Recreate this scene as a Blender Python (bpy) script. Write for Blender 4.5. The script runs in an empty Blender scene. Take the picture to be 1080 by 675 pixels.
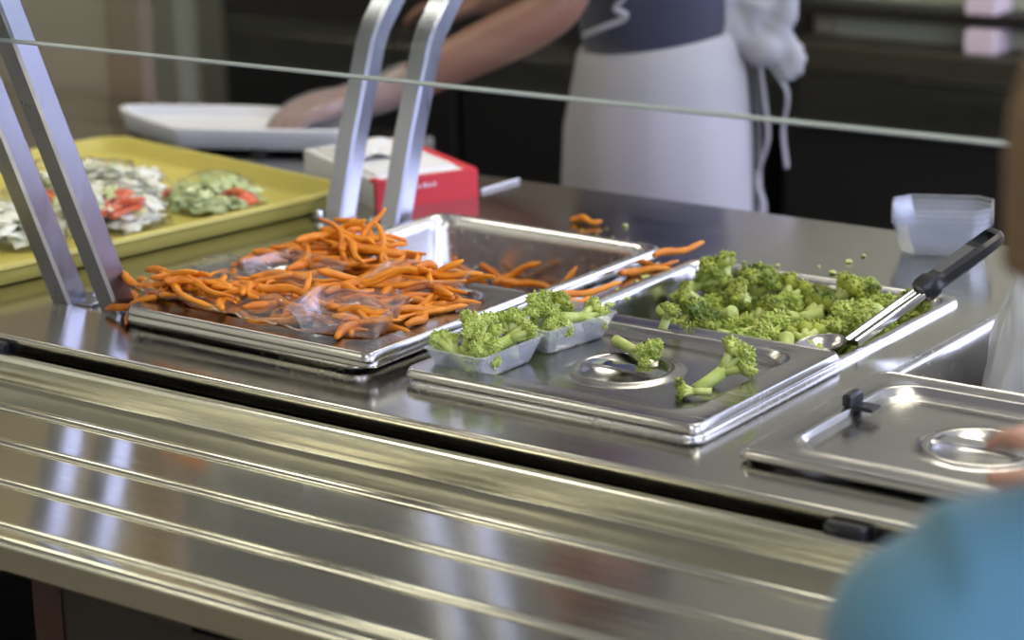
import bpy, bmesh, math, random
import numpy as np
from mathutils import Vector, Matrix, noise

C = bpy.context.scene.collection
rnd = random.Random(7)
PI = math.pi

# ------------------------------------------------------------------ helpers
def link(o, parent=None):
    C.objects.link(o)
    if parent is not None:
        o.parent = parent
    return o

def tag(o, label=None, cat=None, group=None, kind=None):
    if label: o['label'] = label
    if cat: o['category'] = cat
    if group: o['group'] = group
    if kind: o['kind'] = kind
    return o

def thing(name, label, cat, loc=(0, 0, 0), rz=0.0, group=None):
    o = bpy.data.objects.new(name, None)
    o.empty_display_size = .05
    link(o)
    o.location = loc
    o.rotation_euler = (0, 0, rz)
    return tag(o, label, cat, group)

def build(name, vf, mat, parent=None, smooth=True, angle=40, loc=None, rot=None):
    v, f = vf
    me = bpy.data.meshes.new(name)
    me.from_pydata([tuple(p) for p in v], [], [tuple(q) for q in f])
    me.validate()
    bm = bmesh.new(); bm.from_mesh(me)
    bmesh.ops.recalc_face_normals(bm, faces=bm.faces)
    bm.to_mesh(me); bm.free()
    if smooth:
        me.shade_smooth()
        me.set_sharp_from_angle(angle=math.radians(angle))
    if mat is not None:
        me.materials.append(mat)
    o = bpy.data.objects.new(name, me)
    link(o, parent)
    if loc is not None: o.location = loc
    if rot is not None: o.rotation_euler = rot
    return o

def merge(*parts):
    V, F = [], []
    for v, f in parts:
        n = len(V)
        V += list(v)
        F += [tuple(i + n for i in q) for q in f]
    return V, F

def loft(rings, cap0=True, cap1=True, closed=True):
    V, F = [], []
    n = len(rings[0])
    for r in rings: V += [tuple(p) for p in r]
    for k in range(len(rings) - 1):
        a, b = k * n, (k + 1) * n
        for i in range(n if closed else n - 1):
            j = (i + 1) % n
            F.append((a + i, a + j, b + j, b + i))
    if cap0: F.append(tuple(range(n))[::-1])
    if cap1: F.append(tuple(range((len(rings) - 1) * n, len(rings) * n)))
    return V, F

def rr(w, d, r, z, n=5, cx=0, cy=0):
    """rounded rectangle ring centred on (cx,cy)"""
    r = max(1e-4, min(r, w / 2 - 1e-4, d / 2 - 1e-4))
    P = []
    for (sx, sy, a0) in ((1, 1, 0), (-1, 1, PI / 2), (-1, -1, PI), (1, -1, 3 * PI / 2)):
        for k in range(n + 1):
            a = a0 + PI / 2 * k / n
            P.append((cx + sx * (w / 2 - r) + r * math.cos(a), cy + sy * (d / 2 - r) + r * math.sin(a), z))
    return P

def rrx(w, d, r, z, n=7, m=7):
    """rounded rectangle ring with extra points along its sides"""
    R = rr(w, d, r, z, n); P = []
    for q in range(4):
        arc = R[q * (n + 1):(q + 1) * (n + 1)]
        nxt = R[((q + 1) % 4) * (n + 1)]
        P += arc
        a = arc[-1]
        P += [tuple(a[i] + (nxt[i] - a[i]) * k / (m + 1) for i in range(3)) for k in range(1, m + 1)]
    return P

def ell(a, b, z, n, cx=0, cy=0, ph=0):
    return [(cx + a * math.cos(ph + 2 * PI * i / n), cy + b * math.sin(ph + 2 * PI * i / n), z) for i in range(n)]

def rbox(x0, x1, y0, y1, z0, z1, b=.002, r=None):
    """box with rounded vertical corners and bevelled top/bottom edges"""
    w, d, cx, cy = x1 - x0, y1 - y0, (x0 + x1) / 2, (y0 + y1) / 2
    b = min(b, w / 2.2, d / 2.2, (z1 - z0) / 2.2)
    r = r if r is not None else b
    return loft([rr(w - 2 * b, d - 2 * b, max(r - b, 1e-4), z0, 3, cx, cy), rr(w, d, r, z0 + b, 3, cx, cy),
                 rr(w, d, r, z1 - b, 3, cx, cy), rr(w - 2 * b, d - 2 * b, max(r - b, 1e-4), z1, 3, cx, cy)])

def sweep(path, sect, caps=True, up=Vector((0, 0, 1)), twist=None):
    """sweep a closed 2-D section [(u,v)] (or list of sections) along a path"""
    P = [Vector(p) for p in path]
    rings = []
    N = None
    for i, p in enumerate(P):
        t = (P[min(i + 1, len(P) - 1)] - P[max(i - 1, 0)]).normalized()
        if N is None:
            N = up - t * up.dot(t)
            if N.length < 1e-3:
                N = Vector((1, 0, 0)) - t * t.x
            N.normalize()
        else:
            N = (N - t * N.dot(t)).normalized()
        B = t.cross(N)
        s = sect[i] if isinstance(sect[0][0], (tuple, list)) else sect
        rings.append([tuple(p + N * u + B * v) for u, v in s])
    return loft(rings, caps, caps)

def tube(path, rad, n=10, up=Vector((0, 0, 1)), flat=1.0):
    rs = rad if isinstance(rad, (list, tuple)) else [rad] * len(path)
    S = [[(r * math.cos(2 * PI * k / n), r * flat * math.sin(2 * PI * k / n)) for k in range(n)] for r in rs]
    return sweep(path, S, True, up)

def revolve(prof, n=20, cx=0, cy=0):
    return loft([ell(r, r, z, n, cx, cy) for r, z in prof])

def xform(vf, M):
    return [tuple(M @ Vector(p)) for p in vf[0]], vf[1]

def dup(o, parent=None, loc=None, rot=None, label=None, group=None, scale=None):
    c = o.copy(); C.objects.link(c)
    c.parent = parent
    if loc is not None: c.location = loc
    if rot is not None: c.rotation_euler = rot
    if scale is not None: c.scale = scale
    if label: c['label'] = label
    if group: c['group'] = group
    for ch in list(o.children):
        dup(ch, c)
    return c

def ico(r, sub, c=(0, 0, 0), sc=(1, 1, 1)):
    bm = bmesh.new()
    bmesh.ops.create_icosphere(bm, subdivisions=sub, radius=r)
    V = [(v.co.x * sc[0] + c[0], v.co.y * sc[1] + c[1], v.co.z * sc[2] + c[2]) for v in bm.verts]
    F = [tuple(v.index for v in f.verts) for f in bm.faces]
    bm.free()
    return V, F

# ------------------------------------------------------------------ materials
def new_mat(name):
    m = bpy.data.materials.new(name); m.use_nodes = True
    nt = m.node_tree
    return m, nt, nt.nodes['Principled BSDF']

def N(nt, t, **kw):
    n = nt.nodes.new(t)
    for k, v in kw.items():
        if k.startswith('_'):
            setattr(n, k[1:], v)
        else:
            n.inputs[k.replace('_', ' ')].default_value = v
    return n

def plain(name, col, rough=.5, metal=0., spec=.5, noise_amt=0., scale=20., bump=0., bscale=60., sheen=0., sub=0., coat=0.):
    m, nt, b = new_mat(name)
    b.inputs['Base Color'].default_value = (*col, 1)
    b.inputs['Roughness'].default_value = rough
    b.inputs['Metallic'].default_value = metal
    b.inputs['Specular IOR Level'].default_value = spec
    b.inputs['Sheen Weight'].default_value = sheen
    b.inputs['Coat Weight'].default_value = coat
    if sub:
        b.inputs['Subsurface Weight'].default_value = sub
        b.inputs['Subsurface Radius'].default_value = (.01, .005, .003)
    tc = N(nt, 'ShaderNodeTexCoord')
    if noise_amt:
        nz = N(nt, 'ShaderNodeTexNoise', Scale=scale, Detail=4.)
        nt.links.new(tc.outputs['Object'], nz.inputs['Vector'])
        mx = N(nt, 'ShaderNodeMix', _data_type='RGBA')
        mx.inputs['A'].default_value = (*[c * (1 - noise_amt) for c in col], 1)
        mx.inputs['B'].default_value = (*[min(1, c * (1 + noise_amt)) for c in col], 1)
        nt.links.new(nz.outputs['Fac'], mx.inputs['Factor'])
        nt.links.new(mx.outputs['Result'], b.inputs['Base Color'])
    if bump:
        nz2 = N(nt, 'ShaderNodeTexNoise', Scale=bscale, Detail=3.)
        nt.links.new(tc.outputs['Object'], nz2.inputs['Vector'])
        bp = N(nt, 'ShaderNodeBump', Strength=bump, Distance=.002)
        nt.links.new(nz2.outputs['Fac'], bp.inputs['Height'])
        nt.links.new(bp.outputs['Normal'], b.inputs['Normal'])
    return m

def steel(name, col=(.55, .53, .49), rough=.2, brush=(2., 120., 120.), bump=.03, rv=.08):
    m, nt, b = new_mat(name)
    b.inputs['Metallic'].default_value = 1
    b.inputs['Base Color'].default_value = (*col, 1)
    tc = N(nt, 'ShaderNodeTexCoord')
    mp = N(nt, 'ShaderNodeMapping'); mp.inputs['Scale'].default_value = brush
    nt.links.new(tc.outputs['Object'], mp.inputs['Vector'])
    nz = N(nt, 'ShaderNodeTexNoise', Scale=4., Detail=5.)
    nt.links.new(mp.outputs['Vector'], nz.inputs['Vector'])
    sm = N(nt, 'ShaderNodeTexNoise', Scale=9., Detail=3.)
    nt.links.new(tc.outputs['Object'], sm.inputs['Vector'])
    ad = N(nt, 'ShaderNodeMath', _operation='ADD')
    nt.links.new(nz.outputs['Fac'], ad.inputs[0]); nt.links.new(sm.outputs['Fac'], ad.inputs[1])
    mr = N(nt, 'ShaderNodeMapRange'); mr.inputs['From Min'].default_value = .6; mr.inputs['From Max'].default_value = 1.4
    mr.inputs['To Min'].default_value = max(.02, rough - rv); mr.inputs['To Max'].default_value = rough + rv
    nt.links.new(ad.outputs[0], mr.inputs['Value'])
    nt.links.new(mr.outputs['Result'], b.inputs['Roughness'])
    bp = N(nt, 'ShaderNodeBump', Strength=bump, Distance=.001)
    nt.links.new(nz.outputs['Fac'], bp.inputs['Height'])
    nt.links.new(bp.outputs['Normal'], b.inputs['Normal'])
    return m

def fresnel2(nt, ior):
    """Fresnel that is the same from both sides of a thin sheet"""
    fr = N(nt, 'ShaderNodeFresnel'); ge = N(nt, 'ShaderNodeNewGeometry')
    mr = N(nt, 'ShaderNodeMapRange'); mr.inputs['To Min'].default_value = ior; mr.inputs['To Max'].default_value = 1 / ior
    nt.links.new(ge.outputs['Backfacing'], mr.inputs['Value']); nt.links.new(mr.outputs['Result'], fr.inputs['IOR'])
    return fr

def clear_plastic(name, tint=(.95, .96, .98), white=.12, rough=.08, bump=0., bscale=40., ior=1.45):
    """thin clear plastic: see-through, with a glossy skin and a little milkiness"""
    m, nt, b = new_mat(name)
    nt.nodes.remove(b)
    out = nt.nodes['Material Output']
    tr = N(nt, 'ShaderNodeBsdfTransparent'); tr.inputs['Color'].default_value = (*tint, 1)
    gl = N(nt, 'ShaderNodeBsdfGlossy'); gl.inputs['Roughness'].default_value = rough
    gl.inputs['Color'].default_value = (1, 1, 1, 1)
    df = N(nt, 'ShaderNodeBsdfDiffuse'); df.inputs['Color'].default_value = (.85, .86, .88, 1)
    fr = fresnel2(nt, ior)
    m1 = N(nt, 'ShaderNodeMixShader'); m1.inputs['Fac'].default_value = white
    nt.links.new(tr.outputs[0], m1.inputs[1]); nt.links.new(df.outputs[0], m1.inputs[2])
    m2 = N(nt, 'ShaderNodeMixShader')
    nt.links.new(fr.outputs[0], m2.inputs['Fac']); nt.links.new(m1.outputs[0], m2.inputs[1]); nt.links.new(gl.outputs[0], m2.inputs[2])
    nt.links.new(m2.outputs[0], out.inputs['Surface'])
    if bump:
        tc = N(nt, 'ShaderNodeTexCoord')
        nz = N(nt, 'ShaderNodeTexNoise', Scale=bscale, Detail=4.)
        nt.links.new(tc.outputs['Object'], nz.inputs['Vector'])
        bp = N(nt, 'ShaderNodeBump', Strength=bump, Distance=.004)
        nt.links.new(nz.outputs['Fac'], bp.inputs['Height'])
        for q in (gl, df, fr):
            nt.links.new(bp.outputs['Normal'], q.inputs['Normal'])
    return m

def emis(name, col, s):
    m, nt, b = new_mat(name)
    b.inputs['Base Color'].default_value = (*col, 1)
    b.inputs['Emission Color'].default_value = (*col, 1)
    b.inputs['Emission Strength'].default_value = s
    return m

def veg(name, c1, c2, rough=.4, scale=60., bump=.4, bscale=250., rand=.25, sub=.0):
    """vegetable skin: two tones mixed by noise, each piece a little different"""
    m, nt, b = new_mat(name)
    tc = N(nt, 'ShaderNodeTexCoord'); oi = N(nt, 'ShaderNodeObjectInfo')
    nz = N(nt, 'ShaderNodeTexNoise', Scale=scale, Detail=3.)
    nt.links.new(tc.outputs['Object'], nz.inputs['Vector'])
    mr = N(nt, 'ShaderNodeMapRange'); mr.inputs['From Min'].default_value = .35; mr.inputs['From Max'].default_value = .65
    nt.links.new(nz.outputs['Fac'], mr.inputs['Value'])
    sub_ = N(nt, 'ShaderNodeMath', _operation='MULTIPLY_ADD'); sub_.inputs[1].default_value = 2 * rand; sub_.inputs[2].default_value = -rand
    nt.links.new(oi.outputs['Random'], sub_.inputs[0])
    ad = N(nt, 'ShaderNodeMath', _operation='ADD', _use_clamp=True)
    nt.links.new(mr.outputs['Result'], ad.inputs[0]); nt.links.new(sub_.outputs[0], ad.inputs[1])
    mx = N(nt, 'ShaderNodeMix', _data_type='RGBA')
    mx.inputs['A'].default_value = (*c1, 1); mx.inputs['B'].default_value = (*c2, 1)
    nt.links.new(ad.outputs[0], mx.inputs['Factor'])
    nt.links.new(mx.outputs['Result'], b.inputs['Base Color'])
    b.inputs['Roughness'].default_value = rough
    if sub:
        b.inputs['Subsurface Weight'].default_value = sub
        b.inputs['Subsurface Radius'].default_value = (.006, .004, .001)
    if bump:
        n2 = N(nt, 'ShaderNodeTexNoise', Scale=bscale, Detail=2.)
        nt.links.new(tc.outputs['Object'], n2.inputs['Vector'])
        bp = N(nt, 'ShaderNodeBump', Strength=bump, Distance=.0012)
        nt.links.new(n2.outputs['Fac'], bp.inputs['Height'])
        nt.links.new(bp.outputs['Normal'], b.inputs['Normal'])
    return m

M = {}
M['counter'] = steel('counter_steel', (.61, .59, .52), .17, (1.5, 90, 90), .02, .07)
M['slide'] = steel('slide_steel', (.70, .68, .575), .13, (1.2, 70, 70), .015, .05)
M['pan'] = steel('pan_steel', (.66, .645, .63), .25, (20, 20, 20), .03, .06)
M['lid'] = steel('lid_steel', (.50, .485, .46), .22, (3, 60, 60), .02, .07)
M['bar'] = steel('brushed_bar_steel', (.355, .36, .415), .32, (60, 60, 3), .05, .08)
M['shiny'] = steel('polished_steel', (.75, .75, .76), .10, (10, 10, 10), .01, .03)
M['darksteel'] = steel('dark_panel_steel', (.10, .098, .095), .35, (2, 60, 60), .03, .08)
M['black'] = plain('black_enamel', (.012, .0115, .011), .45)
M['blackplastic'] = plain('black_handle_plastic', (.018, .019, .021), .28, bump=.05)
M['woodtrim'] = plain('brown_trim', (.055, .022, .012), .5, noise_amt=.3)
M['panelbrown'] = plain('dark_brown_panel', (.035, .027, .016), .5, noise_amt=.2)
M['beige'] = plain('beige_wall', (.37, .315, .22), .6, noise_amt=.08, scale=3)
M['beige2'] = plain('tan_trim', (.25, .19, .125), .6)
M['cream'] = plain('cream_wall', (.76, .745, .60), .7, noise_amt=.06, scale=2)
M['ceil'] = plain('ceiling_tile', (.72, .70, .62), .8, noise_amt=.05, scale=30)
M['olive'] = plain('olive_grey_panel', (.46, .46, .34), .5)
M['pinkblock'] = plain('bright_square_pink', (.92, .72, .80), .6)
M['yellow'] = plain('yellow_tray_plastic', (.60, .515, .115), .42, noise_amt=.06, scale=8)
M['whitepl'] = plain('white_plastic', (.78, .78, .80), .35)
M['whitepap'] = plain('white_paper', (.80, .79, .77), .6, bump=.15, bscale=25)
M['red'] = plain('red_card', (.72, .045, .06), .4)
M['apron'] = plain('white_cotton', (.44, .41, .43), .85, sheen=.2, bump=.25, bscale=14)
M['navy'] = plain('navy_cloth', (.030, .030, .065), .8, sheen=.2, bump=.2, bscale=20)
M['pants'] = plain('dark_trousers', (.02, .02, .024), .8)
M['shoe'] = plain('black_shoe', (.015, .015, .015), .5)
M['skin'] = plain('skin', (.30, .135, .09), .5, sub=.15, noise_amt=.12, scale=18)
M['skinkid'] = plain('light_skin', (.66, .36, .27), .5, sub=.2, noise_amt=.1, scale=18)
M['hair'] = plain('brown_hair', (.17, .10, .04), .55, noise_amt=.4, scale=60, bump=.5, bscale=90)
M['hairdark'] = plain('dark_hair', (.03, .02, .015), .5, bump=.5, bscale=90)
M['blue'] = plain('teal_blue_cloth', (.058, .165, .215), .8, sheen=.3, noise_amt=.12, scale=10, bump=.3, bscale=20)
M['jeans'] = plain('jeans_cloth', (.05, .07, .13), .8)
M['eye'] = plain('eye_white', (.8, .8, .8), .2)
M['iris'] = plain('dark_iris', (.03, .02, .015), .15)
M['lip'] = plain('lip', (.45, .15, .13), .5)
M['clear'] = clear_plastic('clear_tray_plastic', white=.26, rough=.07)
M['clearlow'] = clear_plastic('clear_low_plastic', white=.05, rough=.07, ior=1.35)
M['cleartub'] = clear_plastic('clear_stack_plastic', white=.10, rough=.08)
M['film'] = clear_plastic('clear_film', white=.03, rough=.06, bump=.35, bscale=30, ior=1.3)
M['saladfilm'] = clear_plastic('salad_bag_film', tint=(1, 1, 1), white=.02, rough=.08, bump=.35, bscale=30, ior=1.16)
M['bagfilm'] = clear_plastic('cloudy_bag_film', tint=(.9, .86, .82), white=.86, rough=.3, bump=.8, bscale=18)
M['glove'] = clear_plastic('clear_glove_film', white=.14, rough=.25, bump=.6, bscale=60)
M['carrot'] = veg('carrot', (.62, .165, .004), (.80, .285, .010), .45, 45, .25, 180, .3, .1)
M['stem'] = veg('broccoli_stem', (.40, .50, .10), (.62, .67, .23), .42, 50, .2, 150, .25, .1)
M['crown'] = veg('broccoli_crown', (.085, .135, .010), (.47, .51, .07), .55, 45, .9, 420, .35)
M['crown_light'] = veg('broccoli_crown_pale', (.28, .37, .045), (.54, .60, .14), .55, 60, .9, 420, .25)
M['lettuce'] = veg('lettuce', (.80, .82, .58), (.93, .93, .82), .45, 30, .2, 80, .3, .1)
M['lettuce2'] = veg('lettuce_green', (.45, .56, .18), (.74, .80, .46), .45, 30, .2, 80, .3, .1)
M['tomato'] = veg('tomato', (.62, .08, .03), (.75, .17, .07), .3, 60, .1, 80, .2, .1)

# floor: square tiles
def tile_mat():
    m, nt, b = new_mat('floor_tile')
    tc = N(nt, 'ShaderNodeTexCoord')
    br = N(nt, 'ShaderNodeTexBrick', Scale=1.0, _offset=0.)
    br.inputs['Color1'].default_value = (.13, .105, .075, 1); br.inputs['Color2'].default_value = (.15, .12, .088, 1)
    br.inputs['Mortar'].default_value = (.08, .07, .06, 1)
    br.inputs['Mortar Size'].default_value = .006; br.inputs['Brick Width'].default_value = .3; br.inputs['Row Height'].default_value = .3
    nt.links.new(tc.outputs['Object'], br.inputs['Vector'])
    nt.links.new(br.outputs['Color'], b.inputs['Base Color'])
    b.inputs['Roughness'].default_value = .35
    return m
M['floor'] = tile_mat()

def glass_mat():
    m, nt, b = new_mat('guard_glass')
    nt.nodes.remove(b)
    out = nt.nodes['Material Output']
    tr = N(nt, 'ShaderNodeBsdfTransparent'); tr.inputs['Color'].default_value = (.93, .95, .93, 1)
    gl = N(nt, 'ShaderNodeBsdfGlossy'); gl.inputs['Roughness'].default_value = .03
    fr = fresnel2(nt, 1.38)
    mx = N(nt, 'ShaderNodeMixShader')
    nt.links.new(fr.outputs[0], mx.inputs['Fac']); nt.links.new(tr.outputs[0], mx.inputs[1]); nt.links.new(gl.outputs[0], mx.inputs[2])
    nt.links.new(mx.outputs[0], out.inputs['Surface'])
    return m
M['glass'] = glass_mat()
M['glassedge'] = plain('ground_glass_edge', (.42, .45, .42), .35)

# ------------------------------------------------------------------ the room
X0, X1, Y0, Y1, ZC = -3.4, 2.9, -4.6, 3.4, 2.75
def struct(name, vf, mat, **k):
    return tag(build(name, vf, mat, smooth=False, **k), kind='structure')
def slab(x0, x1, y0, y1, z0, z1):
    return loft([[(x0, y0, z0), (x1, y0, z0), (x1, y1, z0), (x0, y1, z0)], [(x0, y0, z1), (x1, y0, z1), (x1, y1, z1), (x0, y1, z1)]])
struct('floor', slab(X0, X1, Y0, Y1, -.05, 0), M['floor'])
struct('ceiling', slab(X0, X1, Y0, Y1, ZC, ZC + .05), M['ceil'])
BX0, BX1, BZ0, BZ1 = .8, 2.84, .95, 2.66
struct('wall_back', merge(slab(X0, BX0, Y1, Y1 + .1, 0, ZC), slab(BX1, X1, Y1, Y1 + .1, 0, ZC), slab(BX0, BX1, Y1, Y1 + .1, 0, BZ0), slab(BX0, BX1, Y1, Y1 + .1, BZ1, ZC)), M['cream'])
struct('wall_front', slab(X0, X1, Y0 - .1, Y0, 0, ZC), M['cream'])
struct('wall_left', slab(X0 - .1, X0, Y0, Y1, 0, ZC), M['cream'])
# right wall with two window openings
WIN = [(-3.9, -1.9), (-1.4, .6), (1.5, 3.3)]
WZ0, WZ1 = .85, 2.6
rp = [slab(X1, X1 + .1, Y0, Y1, 0, WZ0), slab(X1, X1 + .1, Y0, Y1, WZ1, ZC)]
ys = [Y0] + [y for w in WIN for y in w] + [Y1]
for a, b in zip(ys[0::2], ys[1::2]): rp.append(slab(X1, X1 + .1, a, b, WZ0, WZ1))
struct('wall_right', merge(*rp), M['cream'])
for i, (a, b) in enumerate(WIN):
    fr = [slab(X1 - .01, X1 + .05, a, a + .05, WZ0, WZ1), slab(X1 - .01, X1 + .05, b - .05, b, WZ0, WZ1),
          slab(X1 - .01, X1 + .05, a, b, WZ0, WZ0 + .05), slab(X1 - .01, X1 + .05, a, b, WZ1 - .05, WZ1),
          slab(X1, X1 + .04, (a + b) / 2 - .02, (a + b) / 2 + .02, WZ0, WZ1)]
    w = struct('window_%d' % (i + 1), merge(*fr), M['whitepl'])
    L = bpy.data.lights.new('window_portal', 'AREA'); L.shape = 'RECTANGLE'
    L.size = WZ1 - WZ0; L.size_y = b - a; L.cycles.is_portal = True
    lo = bpy.data.objects.new('window_portal', L); C.objects.link(lo)
    lo.location = (X1 + .06, (a + b) / 2, (WZ0 + WZ1) / 2); lo.rotation_euler = (0, PI / 2, 0)
bw_f = merge(slab(BX0, BX0 + .05, Y1 - .01, Y1 + .05, BZ0, BZ1), slab(BX1 - .05, BX1, Y1 - .01, Y1 + .05, BZ0, BZ1), slab(BX0, BX1, Y1 - .01, Y1 + .05, BZ0, BZ0 + .05),
             slab(BX0, BX1, Y1 - .01, Y1 + .05, BZ1 - .05, BZ1), slab((BX0 + BX1) / 2 - .02, (BX0 + BX1) / 2 + .02, Y1, Y1 + .04, BZ0, BZ1))
struct('window_4', bw_f, M['whitepl'])
L = bpy.data.lights.new('window_portal', 'AREA'); L.shape = 'RECTANGLE'
L.size = BX1 - BX0; L.size_y = BZ1 - BZ0; L.cycles.is_portal = True
lo = bpy.data.objects.new('window_portal', L); C.objects.link(lo)
lo.location = ((BX0 + BX1) / 2, Y1 + .06, (BZ0 + BZ1) / 2); lo.rotation_euler = (-PI / 2, 0, 0)
# beige return wall behind the counter's end, with a darker end strip
struct('wall_side', slab(X0, -1.30, 1.06, 1.08, 0, ZC), M['beige'])
tag(build('trim_1', rbox(-1.30, -1.222, 1.052, 1.082, 0, ZC, .004), M['beige2'], smooth=False), kind='structure')
tag(build('trim_2', rbox(-2.47, -2.375, 2.33, 2.4, 0, 2.2, .004), M['olive'], smooth=False), kind='structure')

# ceiling lights
def ceiling_light(x, y, label, w=1.2, d=.6):
    t = thing('ceiling_light', label, 'ceiling light', (x, y, ZC), 0, 'ceiling lights')
    fr = merge(slab(-w/2, w/2, -d/2, -d/2 + .03, -.05, 0), slab(-w/2, w/2, d/2 - .03, d/2, -.05, 0),
               slab(-w/2, -w/2 + .03, -d/2, d/2, -.05, 0), slab(w/2 - .03, w/2, -d/2, d/2, -.05, 0))
    build('frame', fr, M['whitepl'], t, smooth=False)
    build('diffuser', slab(-w/2 + .03, w/2 - .03, -d/2 + .03, d/2 - .03, -.045, -.035), M['lamp'], t, smooth=False)
M['lamp'] = emis('lamp_diffuser', (1, .95, .78), 7.5)
ceiling_light(-2.4, -3.2, 'ceiling light panel over the customer side, farthest from the windows')
ceiling_light(1.2, -1.9, 'ceiling light panel over the customer side, nearest the windows')
ceiling_light(-1.5, .45, 'ceiling light panel above the yellow tray')
ceiling_light(-.2, 1.75, 'added ceiling light panel above the server, brightening the back wall')  # added panel, lights the back wall that the counter mirrors
ceiling_light(1.1, .45, 'ceiling light panel above the empty well')

# ------------------------------------------------------------------ serving counter
ZT = .90
CY = .858
counter = thing('serving_counter', 'long brushed stainless steel serving counter with sunken food wells', 'counter', (0, 0, 0))
PX = [-.321, .051, .423]          # left edges of the three pans
PW, PD, PY = .325, .53, .082
xc = [-2.6] + [v for p in PX for v in (p + .014, p + PW - .014)] + [2.4]
yc = [.004, PY + .014, PY + PD - .014, CY - .004]
def worktop():
    V, F = [], []
    def quad(a, b, c, d):
        n = len(V); V.extend([a, b, c, d]); F.append((n, n + 1, n + 2, n + 3))
    for i in range(len(xc) - 1):
        for j in range(3):
            if j == 1 and i % 2 == 1: continue
            quad((xc[i], yc[j], ZT), (xc[i+1], yc[j], ZT), (xc[i+1], yc[j+1], ZT), (xc[i], yc[j+1], ZT))
    prof = [(.004, ZT), (.0015, ZT - .0006), (0, ZT - .0022), (0, ZT - .0034), (0, ZT - .0165), (.001, ZT - .0175), (.020, ZT - .018), (.022, ZT - .034), (.03, ZT - .034)]
    for (a, b) in zip(prof, prof[1:]):
        quad((xc[0], *a), (xc[-1], *a), (xc[-1], *b), (xc[0], *b))
    EX, EY = -.64, 1.03     # the counter runs on further back at its far end
    quad((xc[0], CY - .004, ZT), (EX, CY - .004, ZT), (EX, EY, ZT), (xc[0], EY, ZT))
    def edge(p, q, nx, ny):
        pr = [(0, 0), (.003, -.001), (.004, -.004), (.004, -.034)]
        for (a, b) in zip(pr, pr[1:]):
            quad((p[0] + nx*a[0], p[1] + ny*a[0], ZT + a[1]), (q[0] + nx*a[0], q[1] + ny*a[0], ZT + a[1]),
                 (q[0] + nx*b[0], q[1] + ny*b[0], ZT + b[1]), (p[0] + nx*b[0], p[1] + ny*b[0], ZT + b[1]))
    edge((EX, CY - .004), (xc[-1], CY - .004), 0, 1)
    edge((xc[0], EY), (EX, EY), 0, 1)
    edge((EX, CY), (EX, EY), 1, 0)
    return V, F
wt = build('worktop', worktop(), M['counter'], counter, smooth=True, angle=35)
bm = bmesh.new(); bm.from_mesh(wt.data); bmesh.ops.remove_doubles(bm, verts=bm.verts, dist=1e-5)
bmesh.ops.recalc_face_normals(bm, faces=bm.faces); bm.to_mesh(wt.data); bm.free()
build('front_panel', slab(-.345, 2.38, .003, .05, .08, ZT - .036), M['panelbrown'], counter, smooth=False)
build('back_panel', slab(-2.58, 2.38, .80, .82, .08, ZT - .04), M['darksteel'], counter, smooth=False)
build('end_panel', slab(2.36, 2.38, .05, .80, .08, ZT - .04), M['darksteel'], counter, smooth=False)
build('end_panel', slab(-2.58, -2.56, .05, .80, .08, ZT - .04), M['darksteel'], counter, smooth=False)
build('undershelf', slab(-2.56, -.36, .06, .8, .25, .28), M['darksteel'], counter, smooth=False)
build('corner_post', rbox(-.387, -.3452, -.001, .05, 0, ZT - .036, .002), M['woodtrim'], counter, smooth=False)
for x in (-2.5, 2.3):
    build('foot', rbox(x, x + .06, .3, .36, 0, .08, .003), M['black'], counter, smooth=False)

# tray slide along the customer side
slide = thing('tray_slide', 'ribbed stainless steel tray slide along the front of the counter', 'tray slide', (0, 0, 0))
ZS = .858
prof = [(-.012, ZS - .03), (-.012, ZS + .024), (-.0145, ZS + .028), (-.0185, ZS + .028), (-.021, ZS + .024), (-.0213, ZS + .0225), (-.0230, ZS + .006), (-.0232, ZS + .004), (-.0238, ZS + .0015), (-.026, ZS + .0002), (-.0275, ZS), (-.029, ZS), (-.031, ZS)]
for yr in (-.078, -.153, -.229, -.305):
    prof.append((yr + .0075, ZS))
    for k in range(7):
        a = PI * k / 6
        prof.append((yr + .0058 * math.cos(a), ZS + .0040 * math.sin(a)))
    prof.append((yr - .0075, ZS))
prof += [(-.322, ZS), (-.326, ZS - .001), (-.329, ZS - .005), (-.329, ZS - .0065), (-.329, ZS - .0255), (-.329, ZS - .027), (-.326, ZS - .030), (-.31, ZS - .030), (-.31, ZS - .012), (-.03, ZS - .012), (-.025, ZS - .03)]
build('slide_top', loft([[(x, y, z) for y, z in prof] for x in (-2.6, 2.4)]), M['slide'], slide, smooth=True, angle=42)
for x in (-1.9, -.9, .1, 1.1, 2.0):
    br = loft([[(x + s, -.012, ZS - .03), (x + s, -.30, ZS - .03), (x + s, -.30, ZS - .05), (x + s, .03, ZS - .24)] for s in (0, .035)])
    build('bracket', br, M['darksteel'], slide, smooth=False)
for x in (-.425, .548):
    build('hinge_block', rbox(x, x + .036, -.0118, -.0004, ZT - .028, ZT - .006, .002), M['blackplastic'], slide)

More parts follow.
